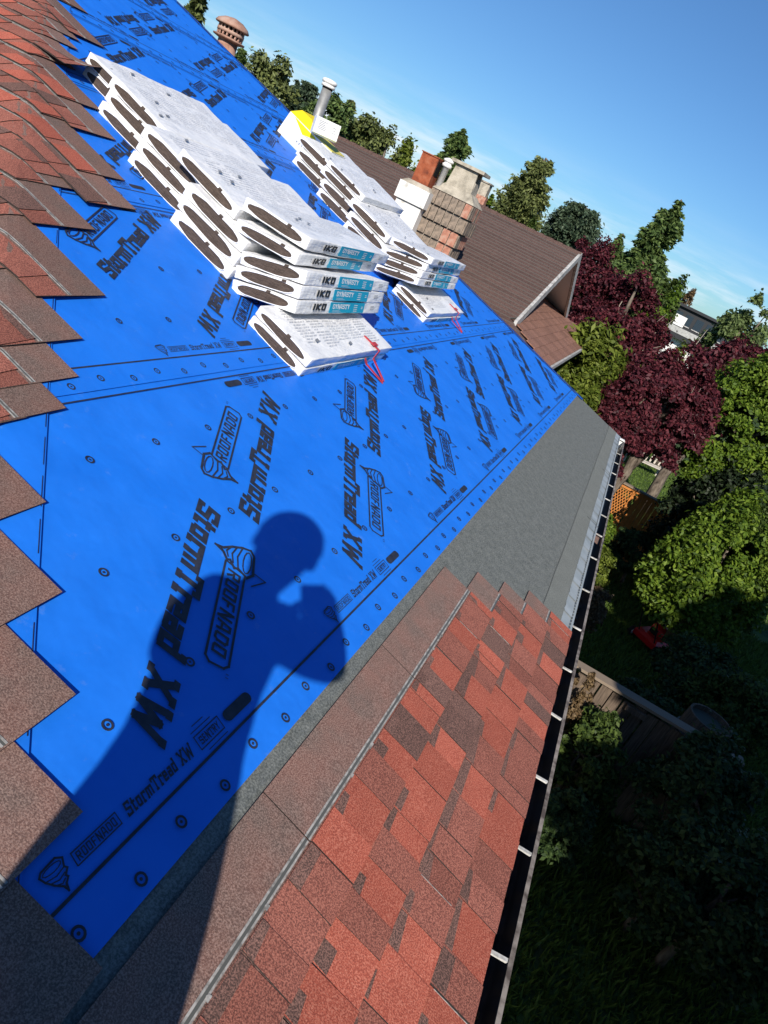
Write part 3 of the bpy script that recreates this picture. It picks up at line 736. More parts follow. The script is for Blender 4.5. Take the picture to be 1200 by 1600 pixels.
rows = [('third', 1.385, 2.98, 3, .375), ('middle', 1.78, 3.12, 3, .39), ('upper', 2.175, 3.29, 3, .385), ('uppermost', 2.56, 3.50, 2, .34)]
for rn, v, u, nlay, wd in rows:
    for i in range(nlay):
        pos = ('bottom', 'second', 'top')[i] if nlay == 3 else ('lower', 'upper')[i]
        bundle('%s bundle of the %s row of the near stack, oval end openings, small print on top' % (pos, {'third': 'row just above the front pile, the lowest flat', 'middle': 'middle flat', 'upper': 'second highest flat', 'uppermost': 'highest, half hidden by shingles, flat'}[rn]) if False else
               '%s layer, %s, near stack of wrapped bundles' % (pos, {'third': 'row just behind the front pile', 'middle': 'second row behind the front pile', 'upper': 'third row behind the front pile', 'uppermost': 'highest row, half hidden under a curled shingle'}[rn]), gl,
               u+j(.012)+(.0, .012, .03)[i], v+(.0, .015, .03)[i]+j(.008), .003+.0605*i, j(.012), 0, wd, .06, False, i == nlay-1)
bundle('single extra bundle lying on top across the first two rows behind the front pile', gl, 3.08, 1.565, .187, -.01, 0, .385, .06, False)
# far stack
bundle('lowest bundle of the far stack, lying flat with a red strap over its front', gr_, 5.22, 1.05, .004, .0, 0, .325, .043, True, False)
bundle('flat bundle with printed top over the lowest one of the far stack', gr_, 5.23, 1.055, .049, .0, 0, .325, .043, False)
for i, nm in enumerate(('bottom', 'second', 'third', 'top')):
    a = (-.44, -.42, -.40, -.30)[i]; zz = .052*i
    bundle('%s of the four tilted bundles at the front of the far stack' % nm, gr_, 5.16+.035*i+j(.01), 1.245+math.sin(-a)*zz, .17+math.cos(a)*zz, j(.02), a, BW+.02, .051, True, i == 3)
rows = [('first row behind the four tilted ones', 1.67, 5.55, 2, .40, .0), ('second row behind the four tilted ones', 2.05, 5.68, 2, .40, .02), ('highest row, below the yellow carton', 2.46, 5.90, 2, .40, .03)]
for rn, v, u, nlay, wd, yw in rows:
    for i in range(nlay):
        bundle('%s layer, %s, far stack' % (('bottom', 'second')[i], rn), gr_, u+j(.015), v+.03*i, .003+.066*i, yw, 0, wd, .065, False, False)
    bundle('topmost bundle over the %s, far stack' % rn, gr_, u+.05, v+.08, .137, yw+.01, 0, wd+.02, .065, True)
    if rn.startswith('second'): bundle('third layer under the topmost, %s, far stack' % rn, gr_, u+.06, v+.10, .1365+.067, yw, 0, wd, .05, False, True)

# red roof straps hooked over the lowest bundles
M['redstrap'] = mat('faded red strap', (.50, .035, .05), .55, .3); noise_col(M['redstrap'], [(.35, (.38, .025, .035)), (.65, (.58, .06, .07))], 25, 4)
def strap(label, u, v, h, span):
    m = ROOF @ T(u, v, 0); o = thing('hold_down_strap', label, 'strap', m, 'red straps')
    def ribbon(pts, w, name):
        b = MB(); t = .003
        for i in range(len(pts)-1):
            p, q = Vector(pts[i]), Vector(pts[i+1]); d = (q-p).normalized(); s = Vector((1, 0, 0)) if abs(d.x) < .8 else Vector((0, 1, 0)); s = (s-d*s.dot(d)).normalized()*w/2; nn = s.cross(d).normalized()*t
            b.hexa([p-s, p+s, q+s, q-s], [p-s+nn, p+s+nn, q+s+nn, q-s+nn])
        b.obj(name, M['redstrap'], o, m)
    ribbon([(0, .10, h+.004), (0, .0, h+.006), (0, -.012, h+.004), (-.005, -.016, h*.55), (-.02, -.135, .016)], .020, 'long_leg')
    ribbon([(-span, -.012, h*.62), (-span*.8, -.03, h*.4), (-.035, -.140, .012)], .018, 'short_leg')
    b = MB(); b.box((-.03, .02, h+.008), (.03, .045, h+.012)); b.obj('buckle', M['redstrap'], o, m)
strap('red strap hooked over the lowest bundle of the near stack', 3.60, .803, .100, .13)
strap('red strap hooked over the lowest bundle of the far stack', 6.02, 1.05, .093, .13)

# cartons at the top of the far stack
M['card'] = mat('white carton board', (.74, .74, .72), .7); M['yellow'] = mat('yellow carton print', (.80, .62, .005), .6); M['yellowpale'] = mat('pale yellow carton side', (.62, .55, .12), .65)
mc = ROOF @ T(6.38, 2.86, .004) @ Matrix.Rotation(.06, 4, 'Z')
c1 = thing('carton', 'yellow and white open carton behind the top of the far stack', 'carton', mc)
b = MB(); b.box((0, 0, 0), (.36, .50, .20)); b.obj('box_body', M['card'], c1, mc)
b = MB(); b.hexa([(-.003, .22, .2005), (.355, .22, .2005), (.355, .50, .2005), (-.003, .50, .2005)], [(-.003, .30, .275), (.30, .30, .275), (.30, .42, .275), (-.003, .42, .275)]); b.obj('raised_flap', M['yellow'], c1, mc)
b = MB(); b.box((.02, .01, .2005), (.34, .215, .206)); b.obj('top_flap', M['yellowpale'], c1, mc)
b = MB(); b.add([(-.0035, .20, .19), (-.0035, .06, .13), (-.0035, .14, .06), (-.0035, .44, .195)], [(3, 2, 1, 0)]); b.obj('yellow_patch', M['yellow'], c1, mc)
b = MB()
for i in range(5):
    b.quad((-.004, .30-.03*i, .05), (-.004, .30-.03*i, .05+rnd.uniform(.05, .1)), (-.004, .31-.03*i, .05+.08), (-.004, .31-.03*i, .05))
b.obj('small_print', M['ink'], c1, mc)['kind'] = 'stuff'
pa, pb_, pd = at_r(488, 206, 7.0), at_r(525, 223, 7.05), at_r(488, 178, 7.0)
ex_ = (pb_-pa).normalized(); ez_ = (pd-pa); ez_ = (ez_-ex_*ez_.dot(ex_)).normalized(); ey_ = ez_.cross(ex_)
cw, chh = (pb_-pa).length, (pd-pa).length
mc = frame(pa, ex_, ey_, ez_)
c2 = thing('carton', 'plain white carton standing on the top bundle of the far stack', 'carton', mc)
b = MB(); b.box((0, 0, 0), (cw, .09, chh)); b.obj('box_body', M['card'], c2, mc)
b = MB()
for i in range(6): b.quad((.03, -.002, chh*(.80-.09*i)), (.03+rnd.uniform(.05, .1), -.002, chh*(.80-.09*i)), (.09, -.002, chh*(.80-.09*i)+.004), (.03, -.002, chh*(.80-.09*i)+.004))
for i in range(3): b.quad((cw*.72, -.002, chh*(.7-.15*i)), (cw*.86, -.002, chh*(.7-.15*i)), (cw*.86, -.002, chh*(.7-.15*i)+.004), (cw*.72, -.002, chh*(.7-.15*i)+.004))
b.obj('small_print', M['ink'], c2, mc)['kind'] = 'stuff'
b = MB(); b.box((0, -.0025, .0), (cw, -.0005, .006)); b.obj('green_edge', mat('olive carton edge', (.25, .28, .08), .7), c2, mc)
# ------------------------------------------------------------------ neighbour's house
NR = granule('weathered brown roofing', (.045, .029, .025), (.112, .068, .057), (.175, .11, .09), 60); M['nroof'] = NR
M['nroof2'] = granule('lighter brown tiles', (.12, .062, .045), (.245, .125, .090), (.34, .19, .14), 60)
M['trim'] = mat('grey weathered trim board', (.42, .41, .39), .8); noise_col(M['trim'], [(.35, (.28, .27, .25)), (.6, (.52, .51, .49))], 12, 5)
M['siding'] = mat('white siding boards', (.66, .66, .64), .75); M['sidedark'] = mat('dark stained soffit', (.09, .085, .08), .8)
nb = thing('neighbour_house', 'neighbour house with brown shingled roof, white gable and lower brown skirt roof', 'house', T(15, 7, 0))
RX, RZ, EX, EY, TN = 15.0, 6.46, 10.6, .88, .368
EZ = RZ-TN*(RX-EX); YN = 15.0; YG = 1.66      # eave height, far end, gable rake
def nslope(x, y): return RZ-TN*abs(RX-x)
dn = Vector((-TN, 0, 1)).normalized(); sk = Vector((0, -TN, 1)).normalized()
# front slope laid in courses; skirt course lines follow the hip
nc = 34; ysk = EY+(RX-EX)                       # skirt plane meets hip where y-EY = x-EX
core = MB(); XB = 11.55; HB = EY+(XB-EX); ZB = RZ-TN*(RX-XB)
core.add([(EX, EY, EZ-.03), (XB, HB, ZB-.03), (XB, YG, ZB-.03), (RX, YG, RZ-.03), (RX, YN, RZ-.03), (EX, YN, EZ-.03)], [(0, 1, 2, 3, 4, 5)])
core.add([(EX, EY, EZ-.012), (2*RX-EX, EY, EZ-.012), (2*RX-EX-1.42, EY+1.42, EZ+1.42*TN-.012), (EX+1.42, EY+1.42, EZ+1.42*TN-.012)], [(0, 1, 2, 3)])
core.obj('roof_core', M['nroof'], nb, I4)
for i in range(nc):
    xa = EX+(RX-EX)*i/nc-.02; xb = EX+(RX-EX)*(i+1)/nc+.015
    def ylim(x): return EY+(x-EX) if x < XB else YG
    c = MB(); nd = 26
    wob = [.012*mnoise.noise(Vector((k*.9, i*1.7, 4))) for k in range(nd+1)]
    for k in range(nd+1):
        for xx, l in ((xa, .016), (xb, .004)):
            yl = ylim(max(xx, EX)); y = yl+(YN-yl)*k/nd; x = xx+wob[k]
            z = RZ-TN*(RX-x); c.v += [(x-dn.x*0, y, z+l-.015), (x, y, z+l+.004)]
    for k in range(nd):
        a = 4*k; c.f += [(a+1, a+3, a+7, a+5)[::-1], (a, a+1, a+5, a+4)[::-1]]; c.m += [0, 1]
    c.f += [(0, 2, 3, 1)[::-1]]; c.m += [1]
    c.obj('roof_course', [M['nroof'], M['sidedark']], nb, I4)
bk = MB(); bk.quad((RX, YG, RZ+.01), (2*RX-EX, YG, EZ+.01), (2*RX-EX, YN, EZ+.01), (RX, YN, RZ+.01)); bk.obj('back_slope', M['nroof'], nb, I4)
rc = MB()
for i in range(66):
    y = YG-.02+i*.2; rc.hexa([(RX-.14, y, RZ-.035), (RX+.14, y, RZ-.035), (RX+.14, y+.22, RZ-.038), (RX-.14, y+.22, RZ-.038)], [(RX-.03, y, RZ+.040), (RX+.03, y, RZ+.040), (RX+.03, y+.22, RZ+.026), (RX-.03, y+.22, RZ+.026)])
rc.obj('ridge_cap', M['nroof'], nb, I4)
# skirt roof under the gable: rows of single tiles
nr = 9; yw = 2.3; tl = MB(); tl.box((0, 0, 0), (.252, .175, .016)); tile = tl.mesh('tile', M['nroof2'])
kk = 0
for i in range(nr):
    ya = EY+(yw-EY)*i/nr
    xs = EX+(ya-EY); xe = 2*RX-EX-(ya-EY); x = xs+.26
    M0 = frame((0, ya-.012, EZ+(ya-EY)*TN+.012), (1, 0, 0), Vector((0, 1, TN-.05)).normalized(), Vector((0, -TN+.05, 1)).normalized())
    while x < xe-.1:
        if kk < 300 and x < 19.5:
            obj('tile', tile, nb, M0 @ T(x-0, 0, rnd.uniform(0, .003))); kk += 1
        x += .257
eg = MB(); eg.box((EX+.02, EY-.05, EZ-.05), (2*RX-EX-.02, EY-.01, EZ+.012)); eg.obj('skirt_gutter', M['trim'], nb, I4)
eg = MB(); eg.box((EX-.05, EY, EZ-.06), (EX-.012, YN, EZ-.005)); eg.obj('eave_gutter', M['trim'], nb, I4)
wn = MB(); wn.box((EX+.5, EY+.5, 0), (2*RX-EX-.5, YN-.4, EZ-.06)); wn.obj('wall', M['siding'], nb, I4)
# gable: siding boards in shade under the overhang, two barge boards
for i in range(9):
    z = EZ+.34+i*.115; hw = (RZ-z-.10)/TN
    if hw < .1: break
    sb = MB(); sb.box((RX-hw, 2.22+.004*(i % 2), z), (RX+hw, 2.26, z+.110)); sb.obj('siding_board', M['siding'], nb, I4)
gs = MB(); gs.add([(RX-3.3, YG+.05, RZ-3.3*TN-.05), (RX, YG+.05, RZ-.05), (RX, 2.3, RZ-.05), (RX-3.3, 2.3, RZ-3.3*TN-.05), (RX+3.3, YG+.05, RZ-3.3*TN-.05), (RX+3.3, 2.3, RZ-3.3*TN-.05)], [(0, 1, 2, 3), (1, 4, 5, 2)]); gs.obj('gable_soffit', M['siding'], nb, I4)
def barge(sgn):
    b = MB(); x1 = RX+sgn*3.55
    b.hexa([(RX, YG-.03, RZ-.13), (x1, YG-.03, RZ-3.55*TN-.13), (x1, YG+.02, RZ-3.55*TN-.13), (RX, YG+.02, RZ-.13)][::(1 if sgn > 0 else -1)], [(RX, YG-.03, RZ+.03), (x1, YG-.03, RZ-3.55*TN+.03), (x1, YG+.02, RZ-3.55*TN+.03), (RX, YG+.02, RZ+.03)][::(1 if sgn > 0 else -1)])
    b.obj('barge_board', M['trim'], nb, I4)
barge(-1); barge(1)
# chimneys on the neighbour's front slope
M['brick'] = mat('orange brick', (.42, .13, .07), .9); noise_col(M['brick'], [(.35, (.25, .12, .09)), (.5, (.42, .19, .13)), (.65, (.46, .30, .23))], 9, 5); bump(M['brick'], 60, .5, .01)
M['sootbrick'] = mat('lichen covered brick', (.22, .18, .14), .95); noise_col(M['sootbrick'], [(.3, (.10, .085, .07)), (.5, (.24, .19, .15)), (.7, (.36, .28, .21))], 14, 6); bump(M['sootbrick'], 50, .6, .012)
M['mortar'] = mat('pale mortar', (.34, .30, .25), .95); noise_col(M['mortar'], [(.35, (.14, .12, .10)), (.6, (.42, .37, .31))], 12, 6)
M['concrete'] = mat('weathered concrete', (.42, .38, .31), .95); noise_col(M['concrete'], [(.3, (.20, .18, .145)), (.5, (.40, .36, .29)), (.72, (.52, .47, .39))], 6, 7); bump(M['concrete'], 45, .5, .01)
M['chimwhite'] = mat('chalky white paint', (.74, .73, .70), .85); noise_col(M['chimwhite'], [(.28, (.42, .40, .36)), (.42, (.72, .71, .68)), (.7, (.80, .79, .77))], 7, 6)
M['rust'] = mat('rusty sheet metal', (.25, .06, .025), .75); noise_col(M['rust'], [(.3, (.13, .032, .016)), (.5, (.30, .075, .03)), (.7, (.36, .13, .07))], 8, 6)
M['soot'] = mat('soot black', (.006, .006, .006), .9)
M['zinc'] = mat('dull galvanised flue', (.34, .34, .33), .5, .5, .5); noise_col(M['zinc'], [(.3, (.24, .24, .23)), (.7, (.42, .42, .41))], 6, 4)
brk = MB(); brk.box((-.052, -.014, -.098), (.052, .014, .098)); brickM = brk.mesh('brick', M['brick']); brk2 = brk.mesh('brick', M['sootbrick'])
def brick_band(root, part, cx, cy, hx, hy, z0, hgt, mix):
    """a soldier course of upright bricks round a shaft"""
    r = random.Random(int(z0*100)); sc = hgt/.205
    for face in range(4):
        n = max(2, int(round((2*(hy if face % 2 else hx))/.118))); w = 2*(hy if face % 2 else hx)/n
        for i in range(n):
            t = -(hy if face % 2 else hx)+w*(i+.5)
            x, y, a = ((cx+t, cy-hy, 0), (cx+hx, cy+t, 90), (cx+t, cy+hy, 180), (cx-hx, cy+t, -90))[face]
            m = T(x, y, z0+hgt/2) @ Matrix.Rotation(rad(a), 4, 'Z') @ T(0, r.uniform(-.003, .003), 0) @ Matrix.Diagonal((w/.118, 1, sc, 1))
            obj('brick', brickM if r.random() < mix else brk2, root, m)
def chimney_brick():
    p = at_r(697, 352, 12.1); cx, cy = p.x, p.y; zt = at_r(712, 308, 12.1).z
    ch = thing('brick_chimney', 'lichen stained brick chimney with concrete hood and slab on neighbour roof', 'chimney', T(cx, cy, nslope(cx, cy)))
    hx, hy = .25, .30
    b = MB(); b.box((cx-hx+.012, cy-hy+.012, nslope(cx, cy)-.4), (cx+hx-.012, cy+hy-.012, zt-.02)); b.obj('shaft', M['mortar'], ch, I4)
    zz = zt-.215
    for i, (g, mix) in enumerate(((.035, .35), (.055, .0), (.02, .4), (.0, .2), (.0, .3), (0, .3))):
        brick_band(ch, ch, cx, cy, hx+g, hy+g, zz, .2, mix); zz -= .218
        if zz < nslope(cx, cy)-.3: break
    b = MB(); b.hexa([(cx-hx-.05, cy-hy-.05, zt-.01), (cx+hx+.05, cy-hy-.05, zt-.01), (cx+hx+.05, cy+hy+.05, zt-.01), (cx-hx-.05, cy+hy+.05, zt-.01)], [(cx-.19, cy-.22, zt+.12), (cx+.19, cy-.22, zt+.12), (cx+.19, cy+.22, zt+.12), (cx-.19, cy+.22, zt+.12)]); b.obj('mortar_crown', M['concrete'], ch, I4)
    b = MB(); z1 = zt+.121
    b.hexa([(cx-.17, cy-.20, z1), (cx-.13, cy-.20, z1), (cx-.13, cy+.22, z1), (cx-.17, cy+.22, z1)], [(cx-.15, cy-.17, z1+.30), (cx-.11, cy-.17, z1+.30), (cx-.11, cy+.19, z1+.30), (cx-.15, cy+.19, z1+.30)])
    b.hexa([(cx+.13, cy-.20, z1), (cx+.17, cy-.20, z1), (cx+.17, cy+.22, z1), (cx+.13, cy+.22, z1)], [(cx+.11, cy-.17, z1+.30), (cx+.15, cy-.17, z1+.30), (cx+.15, cy+.19, z1+.30), (cx+.11, cy+.19, z1+.30)])
    b.box((cx-.129, cy-.195, z1), (cx+.129, cy-.16, z1+.16)); b.obj('hood', M['concrete'], ch, I4)
    b = MB(); b.box((cx-.128, cy-.10, z1), (cx+.128, cy+.16, z1+.29)); b.obj('flue_opening', M['soot'], ch, I4)
    b = MB(); b.box((cx-.21, cy-.27, z1+.301), (cx+.21, cy+.27, z1+.345)); b.obj('cap_slab', M['concrete'], ch, I4)
chimney_brick()
def chimney_white():
    p = at_r(646, 318, 12.0); cx, cy = p.x, p.y; zt = at_r(652, 292, 12.0).z
    ch = thing('white_chimney', 'white painted chimney with stepped top and rusty square flue', 'chimney', T(cx, cy, nslope(cx, cy)))
    b = MB(); b.box((cx-.20, cy-.21, nslope(cx, cy)-.3), (cx+.20, cy+.21, zt-.24)); b.obj('shaft', M['chimwhite'], ch, I4)
    b = MB(); b.box((cx-.24, cy-.25, zt-.239), (cx+.24, cy+.25, zt)); b.obj('collar', M['chimwhite'], ch, I4)
    b = MB(); b.hexa([(cx-.23, cy-.24, zt+.001), (cx+.23, cy-.24, zt+.001), (cx+.23, cy+.24, zt+.001), (cx-.23, cy+.24, zt+.001)], [(cx-.16, cy-.17, zt+.06), (cx+.16, cy-.17, zt+.06), (cx+.16, cy+.17, zt+.06), (cx-.16, cy+.17, zt+.06)]); b.obj('mortar_crown', M['concrete'], ch, I4)
    b = MB(); z1 = zt+.061
    b.box((cx-.135, cy-.14, z1), (cx+.135, cy+.13, z1+.40)); fl = b.obj('rusty_flue', M['rust'], ch, I4)
    b = MB(); b.box((cx-.10, cy-.146, z1+.17), (cx+.10, cy-.141, z1+.37)); b.obj('flue_opening', M['soot'], fl, I4)
    b = MB(); b.box((cx-.15, cy-.155, z1+.401), (cx+.15, cy+.145, z1+.415)); b.obj('flue_lid', M['rust'], fl, I4)
    b = MB(); b.lathe([(.05, 0), (.05, .40), (.075, .40), (.075, .44), (.06, .445), (.06, .47), (.08, .475), (.08, .50), (.02, .53)], 14, (cx+.05, cy-.25+.02, z1-.05)); b.obj('vent_pipe', M['white'], ch, I4, True)
chimney_white()
def far_chimney():
    p = at_r(750, 305, 30); zt = p.z
    ch = thing('far_chimney', 'small distant brick chimney with pale pot behind neighbour ridge', 'chimney', T(p.x, p.y, 0))
    b = MB(); b.box((p.x-.35, p.y-.35, 0), (p.x+.35, p.y+.35, zt)); b.obj('shaft', M['brick'], ch, I4)
    b = MB(); b.box((p.x-.2, p.y-.25, zt+.001), (p.x+.2, p.y+.15, zt+.45)); b.obj('pot', M['concrete'], ch, I4)
    b = MB(); b.box((p.x-.24, p.y-.29, zt+.451), (p.x+.24, p.y+.19, zt+.5)); b.obj('pot_cap', M['mortar'], ch, I4)
far_chimney()
# roof vents
M['clay'] = mat('faded terracotta painted flue', (.42, .20, .14), .7); noise_col(M['clay'], [(.36, (.20, .11, .08)), (.5, (.36, .20, .145)), (.66, (.42, .29, .23))], 5, 6)
def vent_red():
    p = at_r(368, 27, 14.6); z0 = nslope(p.x, p.y)-.1; t = p.z
    v = thing('flue_vent', 'terracotta coloured round metal flue with mushroom cap', 'vent', T(p.x, p.y, z0))
    o = (p.x, p.y, 0)
    b = MB(); b.lathe([(.165, z0), (.165, t-.36)], 22, o); b.obj('pipe', M['clay'], v, I4, True)
    b = MB(); b.lathe([(.15, t-.36), (.15, t-.355), (.165, t-.33), (.165, t-.15)], 22, o); b.obj('dark_throat', M['soot'], v, I4, True)
    b = MB(); b.lathe([(.17, t-.37), (.265, t-.345), (.27, t-.325), (.18, t-.31)], 22, o); b.obj('storm_collar', M['clay'], v, I4, True)
    for k in range(18):
        a = 2*math.pi*k/18; b = MB(); b.box((p.x+.2*math.cos(a)-.012, p.y+.2*math.sin(a)-.012, t-.31), (p.x+.2*math.cos(a)+.012, p.y+.2*math.sin(a)+.012, t-.16)); b.obj('cage_bar', M['clay'], v, I4)
    b = MB(); b.lathe([(.215, t-.262), (.225, t-.262), (.225, t-.215), (.215, t-.215)], 22, o); b.obj('cage_ring', M['clay'], v, I4, True)
    b = MB(); b.lathe([(.27, t-.165), (.285, t-.15), (.25, t-.10), (.15, t-.045), (.03, t-.02)], 22, o); b.obj('cap', M['clay'], v, I4, True)
vent_red()
def vent_grey():
    p = at_r(517, 124, 14.3); z0 = nslope(p.x, p.y)-.1; t = p.z
    v = thing('flue_pipe', 'tall grey metal flue pipe with white ringed cap', 'vent', T(p.x, p.y, z0)); o = (p.x, p.y, 0)
    b = MB(); b.lathe([(.088, z0), (.088, t-.16)], 20, o); b.obj('pipe', M['zinc'], v, I4, True)
    b = MB(); b.lathe([(.092, t-.16), (.092, t-.13)], 20, o); b.obj('dark_ring', M['soot'], v, I4, True)
    b = MB(); b.lathe([(.10, t-.135), (.12, t-.13), (.12, t-.09), (.105, t-.085)], 20, o); b.obj('lower_ring', M['white'], v, I4, True)
    b = MB(); b.lathe([(.105, t-.08), (.128, t-.07), (.132, t-.03), (.10, t-.01), (.02, t)], 20, o); b.obj('cap', M['white'], v, I4, True)
vent_grey()
# ------------------------------------------------------------------ vegetation
def leafmat(name, dark, mid, light, trans=.35, rough=.55):
    m = bpy.data.materials.new(name); m.use_nodes = True; t = m.node_tree; p = t.nodes['Principled BSDF']; out = t.nodes['Material Output']
    gq = N(t, 'ShaderNodeNewGeometry'); r = N(t, 'ShaderNodeValToRGB'); el = r.color_ramp.elements
    el[0].position = .0; el[0].color = (*dark, 1); el[1].position = 1; el[1].color = (*light, 1); e = el.new(.5); e.color = (*mid, 1)
    t.links.new(gq.outputs['Random Per Island'], r.inputs[0])
    p.inputs['Roughness'].default_value = rough; p.inputs['Specular IOR Level'].default_value = .25
    tl = N(t, 'ShaderNodeBsdfTranslucent'); mx = N(t, 'ShaderNodeMixShader'); mx.inputs[0].default_value = trans
    t.links.new(r.outputs[0], p.inputs['Base Color']); t.links.new(r.outputs[0], tl.inputs[0])
    t.links.new(p.outputs[0], mx.inputs[1]); t.links.new(tl.outputs[0], mx.inputs[2]); t.links.new(mx.outputs[0], out.inputs[0])
    return m
LM = {
 'purple': leafmat('purple maple leaves', (.032, .009, .014), (.090, .018, .028), (.17, .036, .046), .35),
 'yellowgreen': leafmat('yellow green leaves', (.05, .075, .010), (.11, .15, .018), (.20, .24, .04)),
 'bright': leafmat('bright green leaves', (.045, .085, .010), (.10, .17, .016), (.19, .27, .03)),
 'mid': leafmat('mid green leaves', (.03, .055, .014), (.065, .105, .022), (.11, .16, .035)),
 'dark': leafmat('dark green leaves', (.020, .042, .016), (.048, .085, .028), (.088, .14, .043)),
 'deep': leafmat('leaves darkened for shade', (.005, .010, .004), (.011, .021, .008), (.022, .036, .012), .1),  # shade put into the leaf colour, for the dark area under the tree
 'conifer': leafmat('conifer sprays', (0.037, 0.068, 0.024), (0.085, 0.136, 0.037), (0.153, 0.212, 0.06), .2),
 'conifer2': leafmat('olive conifer sprays', (0.056, 0.074, 0.026), (0.12, 0.144, 0.045), (0.192, 0.224, 0.072), .2),
 'pine': leafmat('blue green pine needles', (0.029, 0.053, 0.032), (0.064, 0.099, 0.058), (0.112, 0.152, 0.088), .15),
 'dry': leafmat('brown dry leaves', (.07, .045, .02), (.14, .09, .045), (.24, .17, .09), .2),
 'pale': leafmat('pale green leaves', (.06, .09, .03), (.12, .17, .055), (.19, .25, .09)),
 'grass': leafmat('grass blades', (.05, .09, .016), (.10, .165, .028), (.16, .24, .045), .3),
}
BARK = mat('grey brown bark', (.12, .095, .075), .95); noise_col(BARK, [(.35, (.06, .045, .035)), (.65, (.20, .165, .13))], 14, 5, mapscale=(1, 1, .3)); bump(BARK, 30, .6, .02, 4, mapscale=(1, 1, .25))
TWIG = mat('pale bare twigs', (.34, .29, .24), .9)
def leaves_np(rng, C, outward, size, flat=.5, aspect=1.9):
    """diamond leaves at C; outward unit vectors bias their facing"""
    n = len(C); nr = rng.normal(size=(n, 3)); nr /= np.linalg.norm(nr, axis=1, keepdims=True)
    nrm = outward*flat+nr*(1-flat)+np.array([0, 0, .25]); nrm /= np.linalg.norm(nrm, axis=1, keepdims=True)
    a = np.cross(nrm, rng.normal(size=(n, 3))); a /= np.linalg.norm(a, axis=1, keepdims=True)+1e-9; b = np.cross(nrm, a)
    s = size*rng.uniform(.6, 1.35, (n, 1)); a = a*s*aspect/2; b = b*s/2
    droop = nrm*s*.18
    V = np.empty((n, 4, 3)); V[:, 0] = C-a-droop; V[:, 1] = C+b; V[:, 2] = C+a-droop; V[:, 3] = C-b
    return V.reshape(-1, 3)
def crown_np(seed, centre, rx, ry, rz, clumps, per, leaf, clump_r=.28, hollow=.45, flat=.45, low=-.75, aspect=1.9):
    """uneven crown: leaf clumps spread through an ellipsoid, with gaps between them"""
    rng = np.random.default_rng(seed); out = []; cl = []
    d = rng.normal(size=(clumps*3, 3)); d /= np.linalg.norm(d, axis=1, keepdims=True); d = d[d[:, 2] > low][:clumps]
    rr = rng.uniform(hollow, 1.0, len(d))**.6*(1+.14*np.sin(d[:, 0]*5+seed)*np.cos(d[:, 1]*4+seed*2))
    cc = d*rr[:, None]*np.array([rx, ry, rz])+np.array(centre)
    R = np.array([rx, ry, rz])*clump_r
    for i in range(len(cc)):
        k = int(per*rng.uniform(.5, 1.4)); q = rng.normal(size=(k, 3)); q /= np.linalg.norm(q, axis=1, keepdims=True)
        q[:, 2] = np.abs(q[:, 2])*.9-.25
        rad_ = rng.uniform(.35, 1.08, (k, 1))**.8*rng.uniform(.45, 1.45); rad_[rng.random((k, 1)) < .07] *= 1.5
        P = cc[i]+q*R*rad_
        ow = q*.7+d[i]*.5; ow /= np.linalg.norm(ow, axis=1, keepdims=True)
        out.append(leaves_np(rng, P, ow, leaf, flat, aspect))
    return np.concatenate(out), cc
def trunk_mesh(base, top, r0, limbs, seed, lean=0):
    b = MB(); base = Vector(base); top = Vector(top); r = random.Random(seed); n = 7
    pts = [base.lerp(top, i/n)+Vector((r.uniform(-1, 1), r.uniform(-1, 1), 0))*r0*.5*(i > 0) for i in range(n+1)]
    b.tube(pts, [r0*(1-.72*i/n) for i in range(n+1)], 8)
    for l in limbs:
        k = r.randint(2, n-1); a = pts[k]; l = Vector(l); m = a.lerp(l, .5)+Vector((0, 0, (l-a).length*.10))
        b.tube([a, m, l], [r0*.38, r0*.24, r0*.07], 6)
    return b
LD = 2.3
def broad_tree(name, label, cat, top_px, R, wpx, crown_frac, leafk, seed, clumps=60, per=90, leaf=.13, depth=1.0, group=None, base_z=0.0, hollow=.45, rz=None, low=-.75, clump_r=.28, twigs=0, aspect=1.9, flat=.45):
    """tree whose highest point is seen at top_px, R metres away; crown wpx wide"""
    p = at_r(*top_px, R); rx = wpx*math.hypot(R, p.z-6.2)/FOC/2; rzv = rz or max(.3, (p.z-base_z)*crown_frac/2)
    c = (p.x, p.y, p.z-rzv)
    t = thing(name, label, cat, T(p.x, p.y, base_z), group)
    V, cc = crown_np(seed, c, rx*depth, rx, rzv, clumps, int(per*LD), leaf*.66, clump_r, hollow, flat, low, aspect)
    r = random.Random(seed); limbs = [tuple(cc[r.randrange(len(cc))]) for _ in range(9)]
    if p.z-base_z > 1.2:
        tb = trunk_mesh((p.x, p.y, base_z), (p.x, p.y, p.z-rzv*.6), max(.04, .035*(p.z-base_z)), limbs, seed); tb.obj('trunk', BARK, t, I4, True)
    obj('crown', np_mesh('crown', V, 4, LM[leafk]), t, I4)
    if twigs:
        tw = MB()
        for i in range(twigs):
            q = Vector(cc[r.randrange(len(cc))]); a = q.lerp(Vector(c), .5)
            mid = a.lerp(q, .6)+Vector((r.uniform(-.2, .2), r.uniform(-.2, .2), .1)); tw.tube([a, mid, q+(q-a)*.5+Vector((0, 0, r.uniform(-.2, .3)))], [.018, .013, .005], 4)
        tw.obj('bare_twigs', TWIG, t, I4)
    return t
